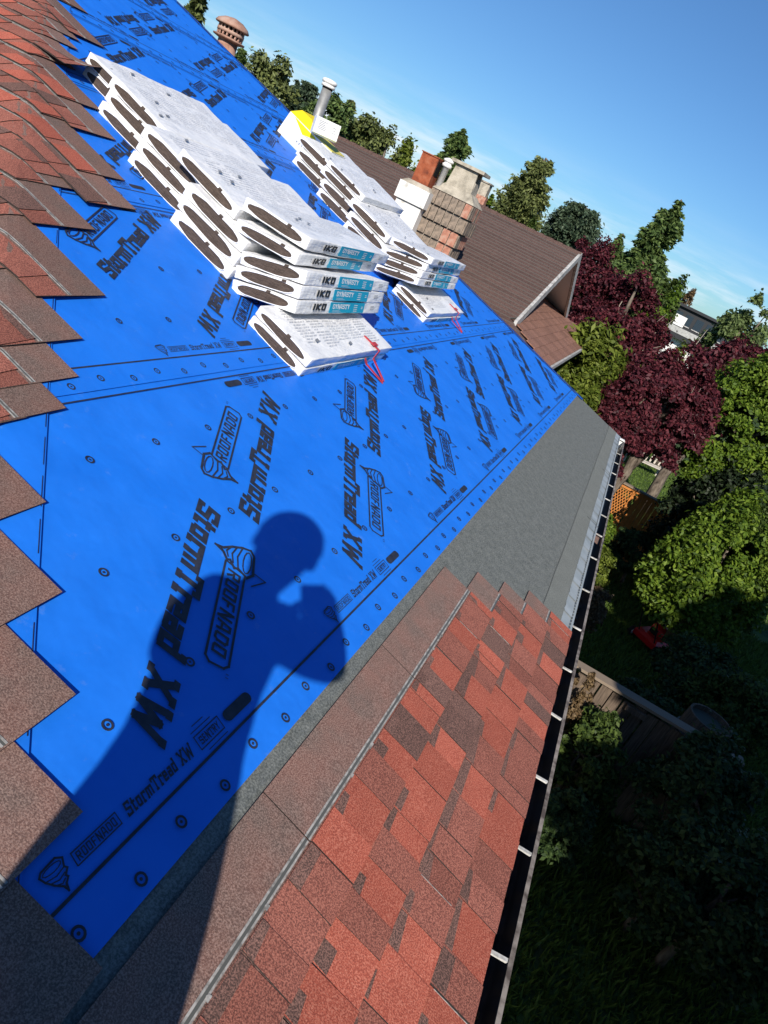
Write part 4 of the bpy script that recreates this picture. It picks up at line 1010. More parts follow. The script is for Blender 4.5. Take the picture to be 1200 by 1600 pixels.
def conifer(name, label, top_px, R, wpx, leafk, seed, shape='spire', hgt=None, leaf=.22, dens=1.0, group=None, base_z=0.0, droop=.25, gap=.5):
    p = at_r(*top_px, R); rmax = wpx*math.hypot(R, p.z-6.2)/FOC/2; hh = (hgt or (p.z-base_z)*.85)
    t = thing(name, label, 'tree', T(p.x, p.y, base_z), group); rng = np.random.default_rng(seed); r = random.Random(seed)
    zt = p.z; z0 = zt-hh; Cs = []; Ds = []; limbs = []
    nl = int(26*max(1, hh/7)*dens**.5)
    for i in range(nl):
        f = (i+rng.uniform(0, .8))/nl           # 0 top, 1 bottom
        z = zt-hh*f
        rr = rmax*{'spire': (f**.8), 'dense': min(1, .32+1.3*f)*(1-.35*max(0, f-.75)*4*.3), 'round': math.sin(math.pi*min(1, .12+.86*f))**.6, 'cedar': min(1, .10+1.15*f), 'shaggy': (.10+.9*f**.75)*(.82+.3*math.sin(f*23+seed))}[shape]
        nb_ = int((5+7*f)*(1.9 if shape in ('dense', 'round', 'shaggy') else 1.2))
        for k in range(nb_):
            a = rng.uniform(0, 2*math.pi); L = rr*rng.uniform(.55, 1.15); m = max(8, int(L/leaf*11*dens))
            s = rng.uniform(.12 if shape != 'cedar' else .25, 1, m)**.7
            dx, dy = math.cos(a), math.sin(a)
            wob = rng.normal(0, .10*L+.03, (m, 3)); up = {'dense': .5, 'round': .25}.get(shape, .10)
            P = np.stack([p.x+dx*L*s, p.y+dy*L*s, z+up*L*s-droop*L*s**2*1.6], 1)+wob*[.7, .7, .5]
            Cs.append(P); Ds.append(np.tile([dx, dy, .15], (m, 1)))
            if k % 3 == 0: limbs.append((p.x+dx*L*.8, p.y+dy*L*.8, z+up*L*.8-droop*L))
    C = np.concatenate(Cs); D = np.concatenate(Ds); n = len(C)
    ax = D+rng.normal(0, .55, (n, 3)); ax /= np.linalg.norm(ax, axis=1, keepdims=True)
    nrm = rng.normal(0, 1, (n, 3))+D*.8+[0, 0, .5]; nrm -= ax*np.sum(nrm*ax, 1, keepdims=True); nrm /= np.linalg.norm(nrm, axis=1, keepdims=True)
    sd = np.cross(ax, nrm); s = leaf*.8*rng.uniform(.6, 1.3, (n, 1)); V = np.empty((n, 4, 3))
    V[:, 0] = C-ax*s*.5; V[:, 1] = C+sd*s*.3+ax*s*.1; V[:, 2] = C+ax*s*.75-[0, 0, 1]*s*.22; V[:, 3] = C-sd*s*.3+ax*s*.1
    tb = MB(); tb.tube([(p.x, p.y, base_z), (p.x, p.y, (zt+base_z)/2), (p.x, p.y, zt-.05*hh)], [max(.08, .018*hh+.05), .012*hh+.03, .015], 8)
    for l in limbs[::4]: tb.tube([(p.x, p.y, l[2]+.1*hh/7), l], [.05, .012], 5)
    tb.obj('trunk', BARK, t, I4, True); obj('crown', np_mesh('crown', V.reshape(-1, 3), 4, LM[leafk]), t, I4)
    return t
# skyline, left to right
conifer('spruce_tree', 'drooping dark spruce behind the terracotta flue, cut by the top edge', (318, -40), 26, 130, 'conifer2', 1, 'shaggy', 5.2, .20, 1.8, droop=.45)
conifer('spruce_tree', 'short spruce just right of the terracotta flue', (380, 78), 34, 76, 'conifer', 2, 'shaggy', 4, .2, 1.6)
broad_tree('round_tree', 'round olive green tree between the two flues', 'tree', (430, 94), 46, 96, .62, 'conifer2', 3, 90, 110, .20)
conifer('spruce_tree', 'left one of two small spruces beside the grey flue pipe', (466, 124), 52, 52, 'pine', 4, 'shaggy', 4, .22, 1.6)
conifer('spruce_tree', 'right one of two small spruces beside the grey flue pipe', (484, 131), 52, 56, 'pine', 5, 'dense', 4, .22, 1.6)
broad_tree('round_tree', 'green rounded tree just right of the grey flue pipe', 'tree', (524, 158), 40, 74, .6, 'conifer', 6, 70, 110, .17)
conifer('spruce_tree', 'thin topped spruce rising from the trees above the white carton', (550, 156), 44, 66, 'conifer2', 7, 'shaggy', 4.5, .2, 1.6)
broad_tree('round_tree', 'olive tree above the neighbour ridge right of the thin spruce', 'tree', (580, 187), 42, 84, .6, 'conifer2', 8, 80, 110, .18)
broad_tree('leafy_shrub', 'low yellowish shrub along the neighbour ridge, left of the rusty flue', 'shrub', (614, 218), 34, 76, .8, 'conifer2', 9, 60, 100, .14)
broad_tree('leafy_shrub', 'low yellowish shrub touching the rusty flue', 'shrub', (646, 238), 34, 78, .8, 'yellowgreen', 10, 60, 100, .14)
conifer('cedar_tree', 'feathery cedar behind the rusty flue and the brick chimney', (725, 203), 33, 110, 'conifer', 11, 'shaggy', 3.2, .17, 1.9, droop=.3)
broad_tree('leafy_shrub', 'bright green bush right of the small distant chimney', 'shrub', (772, 304), 30, 40, .7, 'bright', 12, 36, 80, .11)
conifer('cypress_tree', 'tall dense olive conifer standing over the neighbour ridge', (850, 252), 38, 74, 'conifer2', 13, 'dense', 5.2, .18, 2.0, droop=.05)
broad_tree('leafy_shrub', 'green shrub at the foot of the tall dense conifer', 'shrub', (846, 340), 33, 44, .8, 'mid', 14, 36, 80, .12)
conifer('pine_tree', 'round topped dark blue green pine right of the neighbour ridge end', (912, 326), 40, 74, 'pine', 15, 'round', 4.4, .18, 2.0, droop=.05)
conifer('spruce_tree', 'small feathery conifer between the round pine and the tallest conifer', (974, 366), 31, 80, 'conifer', 16, 'shaggy', 3.6, .16, 1.8)
conifer('spruce_tree', 'tallest shaggy conifer right of the purple maples', (1066, 312), 31, 140, 'conifer', 17, 'shaggy', 6.5, .19, 2.2, droop=.15)
conifer('spruce_tree', 'second shaggy top leaning against the tallest conifer on its left', (1034, 342), 30.4, 110, 'conifer', 18, 'shaggy', 5.8, .19, 2.0, droop=.15)
broad_tree('round_tree', 'green leafy tree at the foot of the tallest conifer', 'tree', (1056, 440), 28, 56, .55, 'mid', 19, 50, 90, .13)
broad_tree('leafy_shrub', 'chartreuse bush between the purple maples and the tallest conifer', 'shrub', (1042, 458), 25.5, 46, .5, 'bright', 20, 40, 80, .11)
broad_tree('round_tree', 'small brownish tree at the left end of the black house', 'tree', (1086, 452), 70, 26, .6, 'dry', 21, 34, 70, .2)
broad_tree('round_tree', 'pale green tree at the right edge of the picture', 'tree', (1188, 474), 36, 80, .6, 'pale', 22, 60, 80, .16)
# purple maples
gm_ = 'purple maples'
broad_tree('maple_tree', 'big purple maple against the end of the neighbour roof', 'tree', (945, 390), 22.5, 155, .7, 'purple', 23, 170, 150, .085, group=gm_, clump_r=.22, twigs=10, depth=.8)
broad_tree('maple_tree', 'purple maple in front of the tallest conifer', 'tree', (1018, 432), 21.5, 150, .7, 'purple', 24, 150, 150, .085, group=gm_, clump_r=.22, twigs=26, depth=.8)
broad_tree('maple_tree', 'low purple maple hanging over the grey roof corner and the garden bench', 'tree', (1086, 560), 17.8, 130, .5, 'purple', 25, 170, 150, .08, group=gm_, clump_r=.22, twigs=22, depth=.8)
broad_tree('maple_tree', 'distant purple maple with bare twigs below the black house', 'tree', (1172, 536), 27, 96, .5, 'purple', 26, 100, 90, .12, group=gm_, twigs=30)
broad_tree('maple_tree', 'purple maple right above the grey roof corner', 'tree', (1018, 580), 16.6, 92, .5, 'purple', 27, 120, 140, .08, group=gm_, clump_r=.22, depth=.8)
# leafy greens
broad_tree('leafy_tree', 'yellow green long leaved tree under the neighbour skirt roof', 'tree', (938, 522), 16.9, 146, .85, 'yellowgreen', 28, 180, 140, .095, clump_r=.22, aspect=2.8, depth=.8)
broad_tree('leafy_tree', 'small yellow green tree between two purple maples', 'tree', (1060, 540), 21.2, 60, .6, 'yellowgreen', 29, 40, 80, .10, aspect=2.6)
broad_tree('leafy_tree', 'bright green broad tree at the right edge', 'tree', (1228, 574), 19.5, 150, .6, 'bright', 30, 210, 160, .085, clump_r=.22, depth=.9)
broad_tree('hedge_bush', 'large sunlit green bush beyond the red mower', 'bush', (1182, 800), 16.2, 150, .98, 'bright', 31, 210, 120, .085, clump_r=.2, hollow=.7, low=-.3, rz=2.2)
broad_tree('hedge_bush', 'lower green bush to the right of the large sunlit bush', 'bush', (1200, 800), 18.5, 130, .98, 'mid', 32, 120, 100, .09, clump_r=.22, hollow=.7, low=-.3, rz=2.0)
broad_tree('hedge_bush', 'dark bush standing in for the shadow between the large sunlit bush and the orange fence', 'bush', (1015, 842), 18.6, 85, .98, 'dark', 33, 90, 90, .09, clump_r=.24, hollow=.7, low=-.3)  # dark foliage in place of the shadow below the fence
broad_tree('hedge_bush', 'bush with darkened leaves standing for the shade under the bright green tree at the right edge', 'bush', (1172, 724), 19.0, 130, .98, 'deep', 46, 130, 100, .10, clump_r=.24, hollow=.6, low=-.3)
broad_tree('leafy_shrub', 'bright yellow green shrub beside the gutter in front of the orange fence', 'shrub', (952, 800), 17.0, 46, .7, 'bright', 34, 50, 80, .085, clump_r=.26)
broad_tree('leafy_shrub', 'second yellow green shrub close to the gutter, lower down', 'shrub', (946, 858), 14.8, 52, .8, 'yellowgreen', 35, 50, 80, .08, clump_r=.26)
broad_tree('leafy_shrub', 'dry brown tipped shrub under the gutter above the near fence', 'shrub', (950, 912), 13.4, 48, .8, 'dry', 36, 34, 60, .06, clump_r=.26)
broad_tree('leafy_shrub', 'brown shrub leaning on the sunlit end of the near fence', 'shrub', (922, 1052), 9.0, 46, .6, 'dry', 37, 26, 60, .045)
broad_tree('leafy_shrub', 'green shrub in front of the near fence', 'shrub', (950, 1120), 8.9, 130, .9, 'mid', 38, 70, 90, .06, clump_r=.26)
broad_tree('leafy_shrub', 'dark low shrub behind the middle of the near fence', 'shrub', (1035, 1075), 11.2, 90, .9, 'dark', 39, 60, 90, .07)
for i, (px, py, R, w, k, lb) in enumerate([(1150, 1170, 9.2, 150, 'dark', 'dark shrub past the end of the near fence'), (1190, 1330, 8.2, 190, 'dark', 'dark shrub low at the right edge'), (1080, 1330, 8.2, 150, 'dark', 'dark ground shrub below the near fence'),
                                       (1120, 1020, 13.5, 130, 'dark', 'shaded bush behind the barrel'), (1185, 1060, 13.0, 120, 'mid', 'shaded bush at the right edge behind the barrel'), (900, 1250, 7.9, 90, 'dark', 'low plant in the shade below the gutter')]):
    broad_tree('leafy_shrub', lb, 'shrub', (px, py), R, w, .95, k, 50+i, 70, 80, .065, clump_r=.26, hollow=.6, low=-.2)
fl = at_r(1140, 792, 17.6)
pf_ = thing('pink_flower', 'single pink flower spike above the large green bush', 'flower', T(fl.x, fl.y, fl.z-.35))
b = MB(); b.tube([(fl.x, fl.y, fl.z-.6), (fl.x, fl.y, fl.z)], [.008, .005], 5); b.obj('stem', LM['mid'], pf_, I4)
rng_ = np.random.default_rng(9); C_ = np.array([fl.x, fl.y, fl.z])+rng_.normal(0, 1, (60, 3))*[.025, .025, .07]; obj('petals', np_mesh('petals', leaves_np(rng_, C_, np.tile([0, 0, 1.], (60, 1)), .06), 4, mat('pink petals', (.6, .22, .28), .6)), pf_, I4)
# tall trees added out of view behind the photographer to shade the near garden
def added_shade_tree(label, x, y, top, w, seed):
    t = thing('added_shade_tree', label, 'tree', T(x, y, 0), 'shade trees added behind the photographer')
    V, cc = crown_np(seed, (x, y, top*.56), w, w, top*.44, 260, 90, .34, .26, .25, .4, -1.0)
    trunk_mesh((x, y, 0), (x, y, top*.7), .25, [tuple(c) for c in cc[:8]], seed).obj('trunk', BARK, t, I4, True)
    obj('crown', np_mesh('crown', V, 4, LM['dark']), t, I4)
SHADE = [(0.2, -6.2, 9.3, 2.05), (1.8, -9.0, 10.2, 2.5), (-2.2, -9.6, 10.8, 2.6), (4.0, -11.6, 10.0, 2.9), (7.2, -14.0, 10.0, 3.0)]
for i, (x, y, tp_, w) in enumerate(SHADE): added_shade_tree(['added shade tree nearest behind the photographer', 'added shade tree out of view, second in the row', 'added broad shade tree further right', 'added shade tree furthest back', 'added shade tree furthest right'][i], x, y, tp_, w, 70+i)
hd = thing('hedge', 'dense hedge added out of view to shade the grass below the eave', 'hedge', T(.4, -3.0, 0))  # unseen, put in to keep sun off the grass near the gutter
V, cc = crown_np(91, (.4, -3.0, 2.0), 1.3, 1.5, 2.3, 200, 90, .2, .26, .25, .4, -1.0)
obj('crown', np_mesh('crown', V, 4, LM['dark']), hd, I4); trunk_mesh((.4, -3, 0), (.4, -3, 3), .1, [tuple(c) for c in cc[:6]], 91).obj('trunk', BARK, hd, I4, True)
# far wood on the horizon
rng_ = np.random.default_rng(77); az = rng_.uniform(rad(-25), rad(60), 9000); Rr = rng_.uniform(110, 150, 9000)
C_ = np.stack([Rr*np.cos(az), Rr*np.sin(az), 6.3*rng_.uniform(0, 1, 9000)**.6*(1+.18*np.sin(az*60)+.1*np.sin(az*23))], 1)
fw = obj('far_wood', np_mesh('far_wood', leaves_np(rng_, C_, np.tile([-1., 0, .5], (9000, 1)), 1.2, .4, 1.2), 4, LM['conifer'])); tag(fw, 'far belt of trees along the horizon', 'wood', kind='stuff')
# lawn: tufted grass in the garden
def grass(name, label, x0_, x1_, y0_, y1_, n, h):
    rng = np.random.default_rng(int(x0_*10)); b0 = np.stack([rng.uniform(x0_, x1_, n), rng.uniform(y0_, y1_, n), np.zeros(n)], 1)
    a = rng.uniform(0, 2*math.pi, n); w = h*.16; d = np.stack([np.cos(a), np.sin(a), np.zeros(n)], 1)*w; l = rng.normal(0, .4, (n, 3))*h; l[:, 2] = h*rng.uniform(.5, 1.3, n)
    V = np.stack([b0-d, b0+d, b0+l], 1).reshape(-1, 3)
    o = obj(name, np_mesh(name, V, 3, LM['grass'])); tag(o, label, 'grass', kind='stuff')
grass('lawn_grass', 'short lawn beyond the orange fence', 21, 42, -9, 1, 60000, .09)
grass('rough_grass', 'rough grass in the shaded near garden', 5, 20, -9, -.6, 90000, .13)
# ------------------------------------------------------------------ garden things
CED = mat('orange cedar stain', (.50, .185, .04), .75); noise_col(CED, [(.3, (.36, .12, .025)), (.7, (.60, .24, .06))], 8, 5, mapscale=(6, 6, .6)); bump(CED, 30, .3, .01, mapscale=(4, 4, .3))
OLD = mat('weathered grey fence wood', (.16, .125, .10), .9); noise_col(OLD, [(.3, (.06, .044, .034)), (.7, (.18, .135, .10))], 9, 6, mapscale=(6, 6, .5)); bump(OLD, 30, .4, .01, mapscale=(4, 4, .3))
TOPW = mat('sun bleached rail', (.23, .18, .135), .85)
f1 = thing('cedar_fence', 'orange stained cedar fence with lattice panel beyond the gutter', 'fence', T(20.45, -2, 0))
for i in range(34):
    y = 1.2-i*.14
    if y < -3.32: break
    b = MB()
    if y > -2.05: b.box((20.45, y-.132, 0), (20.475, y, .75))
    else: b.box((20.45, y-.132, 0), (20.475, y, 1.80))
    b.obj('board', CED, f1, I4)
for k in range(58):
    t0 = k*.075; b = MB(); y0 = 1.2-t0
    if y0 < -2.0: break
    b.add([(20.455, y0, .78), (20.455, y0-.022, .78), (20.455, y0-.022-.5, 1.78), (20.455, y0-.5, 1.78), (20.462, y0, .78), (20.462, y0-.022, .78), (20.462, y0-.522, 1.78), (20.462, y0-.5, 1.78)], [(3, 2, 1, 0), (4, 5, 6, 7), (0, 1, 5, 4), (2, 3, 7, 6)]); b.obj('lattice_slat', CED, f1, I4)
    b = MB(); b.add([(20.463, y0-.5, .78), (20.463, y0-.522, .78), (20.463, y0-.022, 1.78), (20.463, y0, 1.78), (20.470, y0-.5, .78), (20.470, y0-.522, .78), (20.470, y0-.022, 1.78), (20.470, y0, 1.78)], [(0, 1, 2, 3), (7, 6, 5, 4)]); b.obj('lattice_slat', CED, f1, I4)
for y in (.2, -2.05, -3.36): b = MB(); b.box((20.42, y-.05, 0), (20.51, y+.04, 1.86)); b.obj('post', CED, f1, I4)
for z0_, z1_, xw in ((1.80, 1.90, .03), (.70, .78, .025)): b = MB(); b.box((20.455-xw, -3.38, z0_), (20.455+xw+.02, 1.2, z1_)); b.obj('rail', CED, f1, I4)
b = MB(); b.box((20.36, -3.42, 1.90), (20.56, 1.2, 1.935)); b.obj('cap_rail', TOPW, f1, I4)
f2 = thing('board_fence', 'dark weathered board fence crossing the shaded near garden', 'fence', T(9.35, -2.5, 0))
for i in range(22):
    y = -.2-i*.172; b = MB(); dx = .02*(i % 2); tz = 1.70+rnd.uniform(-.02, .02); b.box((9.33+dx, y-.15, 0), (9.355+dx, y, tz))
    if y > -3.75: b.obj('board', OLD, f2, I4)
for y in (-.5, -2.05, -3.78): b = MB(); b.box((9.40, y-.05, 0), (9.49, y+.05, 1.78)); b.obj('post', OLD, f2, I4)
for i, y in enumerate((-.35, -1.45, -2.45, -3.35)):
    b = MB(); b.box((9.26, y-.14, 1.60), (9.325, y+.14, 1.68)); b.obj('rail_block', OLD, f2, I4)
b = MB(); b.box((9.28, -3.9, 1.75), (9.47, -.1, 1.79)); b.obj('cap_rail', TOPW, f2, I4)
# round old stump barrel behind the fence end
pb = at_z(1115, 1120, 1.75)
br_ = thing('barrel', 'weathered wooden barrel standing behind the end of the near fence', 'barrel', T(pb.x, pb.y, 0))
for k in range(16):
    a = 2*math.pi*k/16; b = MB(); pr = [(.30, 0), (.36, .6), (.37, 1.0), (.32, 1.7)]
    c0, c1 = a-.19, a+.19
    vs = [(pb.x+r_*math.cos(c_), pb.y+r_*math.sin(c_), z_) for r_, z_ in pr for c_ in (c0, c1)]
    vs += [(pb.x+(r_-.03)*math.cos(c_), pb.y+(r_-.03)*math.sin(c_), z_) for r_, z_ in pr for c_ in (c0, c1)]
    b.add(vs, [(2*i, 2*i+1, 2*i+3, 2*i+2) for i in range(3)]+[(8+2*i, 8+2*i+2, 8+2*i+3, 8+2*i+1) for i in range(3)]+[(6, 7, 15, 14)]); b.obj('stave', OLD, br_, I4)
b = MB(); b.lathe([(.30, 1.60), (.30, 1.62)], 18, (pb.x, pb.y, 0)); b.obj('lid', mat('mossy wet lid', (.07, .075, .06), .8), br_, I4)
for z_, r_ in ((.35, .347), (1.35, .356)): b = MB(); b.lathe([(r_, z_), (r_+.006, z_), (r_+.006, z_+.05), (r_, z_+.05)], 18, (pb.x, pb.y, 0)); b.obj('hoop', M['gutter'], br_, I4, True)
# red mower
pm = at_z(1018, 1000, .15); MM = T(pm.x, pm.y, 0) @ Matrix.Rotation(rad(-38), 4, 'Z') @ Matrix.Scale(1.15, 4)
RED = mat('glossy red enamel', (.60, .012, .018), .3, .5); BLK = mat('black rubber', (.012, .012, .013), .6)
mw = thing('lawn_mower', 'red lawn mower standing in the shade before the large green bush', 'lawn mower', MM)
b = MB(); pts = [(-.28, -.27), (.12, -.30), (.34, -.16), (.38, 0), (.34, .16), (.12, .30), (-.28, .27)]
b.add([(x, y, .10) for x, y in pts]+[(x*1.0, y, .20) for x, y in pts]+[(x*.82, y*.80, .27) for x, y in pts], [tuple(range(6, -1, -1)), tuple(range(14, 21))]+[(i, (i+1) % 7, 7+(i+1) % 7, 7+i) for i in range(7)]+[(7+i, 7+(i+1) % 7, 14+(i+1) % 7, 14+i) for i in range(7)]); b.obj('deck', RED, mw)
b = MB(); b.lathe([(.15, .271), (.17, .30), (.165, .40), (.12, .46), (.03, .48)], 18, (.06, 0, 0)); b.obj('engine_cover', RED, mw, None, True)
b = MB(); b.box((-.06, -.06, .30), (-.16, .07, .40)); b.obj('fuel_tank', BLK, mw)
b = MB(); b.lathe([(.035, .48), (.05, .485), (.045, .51)], 12, (.06, 0, 0)); b.obj('cap', BLK, mw, None, True)
for sx, sy, r_ in ((.26, .26, .09), (.26, -.26, .09), (-.26, .30, .11), (-.26, -.30, .11)):
    m_ = MM @ T(sx, sy, r_) @ Matrix.Rotation(rad(90), 4, 'X')
    b = MB(); b.lathe([(r_*.6, -.025), (r_, -.022), (r_, .022), (r_*.6, .025)], 16); w_ = b.obj('wheel', BLK, mw, m_, True)
    b = MB(); b.lathe([(r_*.55, -.028), (r_*.55, .028)], 12); b.obj('hub', M['white'], w_, m_)
for s in (-1, 1): b = MB(); b.tube([(-.25, .2*s, .22), (-.62, .19*s, .75), (-.80, .17*s, .95)], .012, 8); b.obj('handle_tube', BLK, mw)
b = MB(); b.tube([(-.80, -.17, .95), (-.83, 0, .98), (-.80, .17, .95)], .014, 8); b.obj('handle_grip', BLK, mw)
# pale garden bench
pc = at_z(1010, 722, .45); MB_ = T(pc.x, pc.y, 0) @ Matrix.Rotation(rad(20), 4, 'Z')
PALE = mat('bleached bench wood', (.52, .47, .40), .85); noise_col(PALE, [(.3, (.40, .35, .29)), (.7, (.62, .57, .50))], 6, 5)
bn = thing('garden_bench', 'bleached wooden garden bench under the purple maple', 'bench', MB_)
for i in range(6): b = MB(); b.box((-.28+i*.095, -.85, .42), (-.20+i*.095, .85, .45)); b.obj('seat_slat', PALE, bn)
for sx in (-.26, .28):
    for sy in (-.82, .82): b = MB(); b.box((sx-.035, sy-.035, 0), (sx+.035, sy+.035, .66 if sx < 0 else .95)); b.obj('leg', PALE, bn)
for sy in (-.82, .82): b = MB(); b.box((-.32, sy-.05, .661), (.244, sy+.05, .69)); b.obj('armrest', PALE, bn)
b = MB(); b.box((.25, -.784, .86), (.30, .784, .94)); b.obj('back_rail', PALE, bn)
for i in range(7): b = MB(); b.box((.262, -.72+i*.22, .48), (.285, -.64+i*.22, .859)); b.obj('back_slat', PALE, bn)
# black modern house far right
BK = mat('black cladding', (.018, .02, .024), .6); GLS = mat('dark window glass', (.03, .045, .06), .08, .6); WT = mat('white render', (.72, .72, .70), .8)
ph = at_r(1118, 500, 62); MH = T(ph.x, ph.y, 0) @ Matrix.Rotation(rad(2), 4, 'Z'); zt = ph.z
fh = thing('modern_house', 'black flat roofed modern house far off with white ground floor', 'house', MH)
b = MB(); b.box((0, -3.6, zt-2.0), (7, 3.2, zt-.15)); b.obj('upper_storey', BK, fh)
b = MB(); b.box((-.3, -3.9, zt-.149), (7.3, 3.4, zt+.05)); b.obj('roof_slab', BK, fh)
b = MB(); b.box((-.5, -2.8, zt-2.35), (7, 3.0, zt-2.001)); b.obj('balcony_slab', BK, fh)
b = MB(); b.box((.3, -2.6, 0), (7, 2.8, zt-2.351)); b.obj('lower_storey', WT, fh)
for i in range(7):
    y = 2.6-i*.85; b = MB(); b.box((-.03, y-.34, zt-1.3), (.0, y+.24, zt-.5)); w_ = b.obj('window', GLS, fh)
    b = MB(); b.box((-.06, y-.38, zt-1.36), (.0, y+.28, zt-1.301)); b.obj('sill', M['trim'], w_, MH)
for y, w_ in ((2.3, .5), (-2.6, .22)): b = MB(); b.box((-.05, y-w_, zt-1.5), (-.031, y+w_, zt-.75)); b.obj('white_frame', WT, fh)
b = MB(); b.box((-.55, -2.8, zt-2.0), (-.5, 3.0, zt-1.55)); b.obj('balcony_rail', M['zinc'], fh)
b = MB(); b.box((.27, -.9, zt-3.6), (.3, .2, zt-2.6)); b.obj('patio_window', GLS, fh)
# ------------------------------------------------------------------ the photographer (stands on the hip, behind the lens; the shadow is theirs)
pF = Vector((-SUN.x, -SUN.y, 0)).normalized(); pR = pF.cross(Vector((0, 0, 1)))
def pp(r, f, z): return CAM+pR*r+pF*f+Vector((0, 0, z))
def sz(r, f, sy): return pp(r, f, (sy-.5074*f)/.8617)       # height chosen so that the point falls at (r, sy) seen from the sun
zfoot = lambda p: zE+(p.x-x0)*math.tan(PHI) if p.x < p.y+.08 else rp(0, 0).z+(p.y-rp(0, 0).y)*math.tan(PHI)
J = {}
J['pelvis'] = sz(-.075, -.17, -.42); J['spine'] = sz(-.105, -.19, -.29); J['chest'] = sz(-.125, -.20, -.16); J['neck'] = sz(-.115, -.19, -.035); J['headb'] = sz(-.11, -.175, .03)
J['head'] = sz(-.105, -.165, .095); J['crown'] = sz(-.112, -.165, .150)
J['shL'] = sz(-.225, -.20, -.085); J['elL'] = sz(-.215, -.10, -.26); J['wrL'] = sz(-.075, -.055, -.075)
J['shR'] = sz(-.02, -.18, -.135); J['elR'] = sz(.165, -.09, -.160); J['wrR'] = sz(.060, -.045, .005)
J['hipL'] = sz(-.145, -.17, -.46); J['hipR'] = sz(-.005, -.17, -.46)
ftL = pp(-.13, -.16, -1.3); ftR = pp(.05, -.20, -1.3)
for k, q in (('L', ftL), ('R', ftR)):
    q.z = zfoot(q)+.05; J['an'+k] = q.copy(); J['an'+k].z += .05; J['kn'+k] = J['hip'+k].lerp(J['an'+k], .5)+pF*.05
    J['toe'+k] = q+pF*.15; J['toe'+k].z = zfoot(J['toe'+k])+.04
rad_ = dict(pelvis=(.15, .11), spine=(.135, .10), chest=(.145, .11), neck=(.058, .058), headb=(.072, .085), head=(.082, .098), crown=(.062, .075), shL=(.062, .062), elL=(.046, .046), wrL=(.030, .030), shR=(.060, .060), elR=(.044, .044), wrR=(.030, .030),
            hipL=(.10, .10), hipR=(.10, .10), knL=(.092, .092), knR=(.092, .092), anL=(.045, .045), anR=(.045, .045), toeL=(.035, .04), toeR=(.035, .04))
edges = [('pelvis', 'spine'), ('spine', 'chest'), ('chest', 'neck'), ('neck', 'headb'), ('headb', 'head'), ('head', 'crown'), ('chest', 'shL'), ('shL', 'elL'), ('elL', 'wrL'), ('chest', 'shR'), ('shR', 'elR'), ('elR', 'wrR'), ('pelvis', 'hipL'), ('pelvis', 'hipR'),
         ('hipL', 'knL'), ('knL', 'anL'), ('anL', 'toeL'), ('hipR', 'knR'), ('knR', 'anR'), ('anR', 'toeR')]
# phone behind the lens, turned as the camera is
PHC = CAM-fwd*.014-CU*.052+CR*.02
PM = frame(PHC, CR, CU, -fwd)
# hands: palm and five fingers each, curled round the phone's sides
for s, k in ((-1, 'L'), (1, 'R')):
    wr = J['wr'+k]; side = PHC+CR*s*.044-fwd*.012-CU*.02; palm = wr.lerp(side, .62)
    J['pa'+k] = palm; rad_['pa'+k] = (.030, .022); edges.append(('wr'+k, 'pa'+k))
    for i in range(4):
        a = PHC+CR*s*.043+CU*(.022-.022*i)-fwd*.008; t = PHC+CR*s*(.040-.004*(i % 2))+CU*(.026-.021*i)+fwd*.004
        J['f%d%s' % (i, k)] = a; J['g%d%s' % (i, k)] = t; rad_['f%d%s' % (i, k)] = (.0095, .0095); rad_['g%d%s' % (i, k)] = (.0075, .0075)
        edges += [('pa'+k, 'f%d%s' % (i, k)), ('f%d%s' % (i, k), 'g%d%s' % (i, k))]
    a = PHC+CR*s*.030-CU*.045-fwd*.026; t = PHC+CR*s*.008-CU*.02-fwd*.018
    J['th'+k] = a; J['tt'+k] = t; rad_['th'+k] = (.011, .011); rad_['tt'+k] = (.0085, .0085); edges += [('pa'+k, 'th'+k), ('th'+k, 'tt'+k)]
names = list(J); ix = {n_: i for i, n_ in enumerate(names)}
me = bpy.data.meshes.new('body'); me.from_pydata([tuple(J[n_]) for n_ in names], [(ix[a], ix[b_]) for a, b_ in edges], [])
tmp = bpy.data.objects.new('tmp_body', me); COL.objects.link(tmp)
md = tmp.modifiers.new('skin', 'SKIN'); md.use_smooth_shade = True; md.branch_smoothing = .6
for i, n_ in enumerate(names):
    sv = me.skin_vertices[0].data[i]; sv.radius = rad_[n_]; sv.use_root = (n_ == 'pelvis')
tmp.modifiers.new('sub', 'SUBSURF').levels = 2
bpy.context.view_layer.update()
dg = bpy.context.evaluated_depsgraph_get(); bm_ = bpy.data.meshes.new_from_object(tmp.evaluated_get(dg)); bpy.data.objects.remove(tmp)
SKIN = mat('skin', (.50, .30, .21), .55, .4); SHIRT = mat('dark grey work shirt', (.06, .065, .075), .9); PANTS = mat('brown work trousers', (.12, .09, .065), .9); BOOT = mat('brown leather boots', (.10, .06, .035), .7); HAIR = mat('short dark hair', (.03, .022, .016), .8)
bump(SHIRT, 60, .4, .01); bump(PANTS, 60, .4, .01)
for m_ in (SKIN, SHIRT, PANTS, BOOT): bm_.materials.append(m_)
hz_ = J['pelvis'].z+.02; nz_ = J['neck'].z+.035; az_ = J['anL'].z+.06
idxs = []
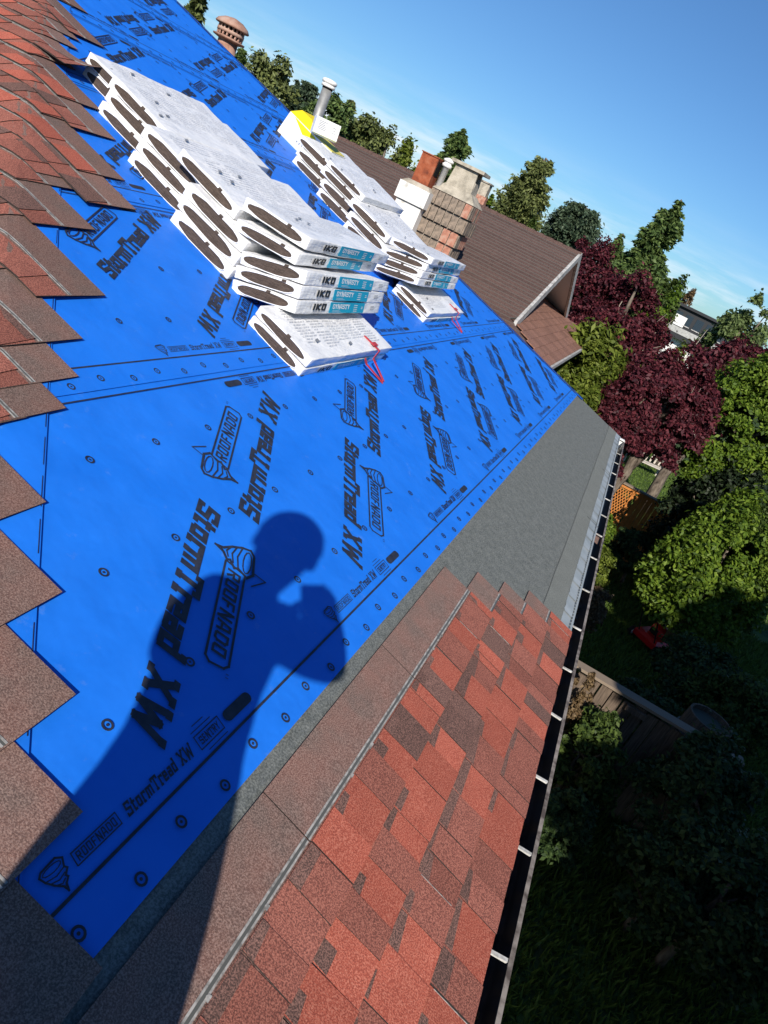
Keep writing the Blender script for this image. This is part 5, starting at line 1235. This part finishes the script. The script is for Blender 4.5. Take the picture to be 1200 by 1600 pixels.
for p_ in bm_.polygons:
    c = p_.center
    hand = min((c-J['wrL']).length, (c-J['wrR']).length, (c-PHC).length) < .085
    idxs.append(0 if (hand or (c.z > nz_ and (c-J['head']).length < .24)) else 3 if c.z < az_ else 2 if c.z < hz_ else 1)
bm_.polygons.foreach_set('material_index', idxs); bm_.polygons.foreach_set('use_smooth', [True]*len(idxs))
base = pp(-.05, -.18, 0); base.z = zfoot(base)
per = thing('person', 'person in dark shirt standing on the roof hip, holding up a phone', 'person', T(base))
obj('body', bm_, per, I4)
hc = J['head']
def blob(name, c, rx, ry, rz, m, parent=None, cut=None, ax=(pR, pF, Vector((0, 0, 1)))):
    b = MB(); n1, n2 = 16, 10
    for i in range(n2+1):
        for k in range(n1):
            th = math.pi*i/n2; a = 2*math.pi*k/n1; q = c+ax[0]*rx*math.sin(th)*math.cos(a)+ax[1]*ry*math.sin(th)*math.sin(a)+ax[2]*rz*math.cos(th)
            b.v.append(tuple(q))
    for i in range(n2):
        for k in range(n1): b.f.append((i*n1+k, (i+1)*n1+k, (i+1)*n1+(k+1) % n1, i*n1+(k+1) % n1)); b.m.append(0)
    return b.obj(name, m, parent or per, I4, True)
blob('hair', hc+Vector((0, 0, .035))-pF*.012, .100, .112, .098, HAIR)
EYE = mat('eye white', (.8, .8, .78), .3); LIP = mat('lips', (.42, .17, .14), .5)
blob('nose', hc+pF*.105-Vector((0, 0, .02)), .014, .018, .022, SKIN)
for s in (-1, 1):
    blob('eye', hc+pF*.088+pR*s*.032+Vector((0, 0, .008)), .013, .012, .009, EYE); blob('ear', hc+pR*s*.086-Vector((0, 0, .012)), .012, .022, .032, SKIN)
blob('mouth', hc+pF*.092-Vector((0, 0, .062)), .024, .010, .008, LIP)
pho = thing('phone', 'dark phone held up in both hands behind the lens', 'phone', PM)
b = MB(); b.box((-.0365, -.075, .0), (.0365, .075, .008)); b.obj('phone_body', mat('dark phone case', (.02, .02, .022), .4), pho, PM)
b = MB(); b.box((-.033, -.071, .0081), (.033, .071, .0086)); b.obj('phone_screen', mat('phone glass', (.01, .01, .012), .08, .6), pho, PM)
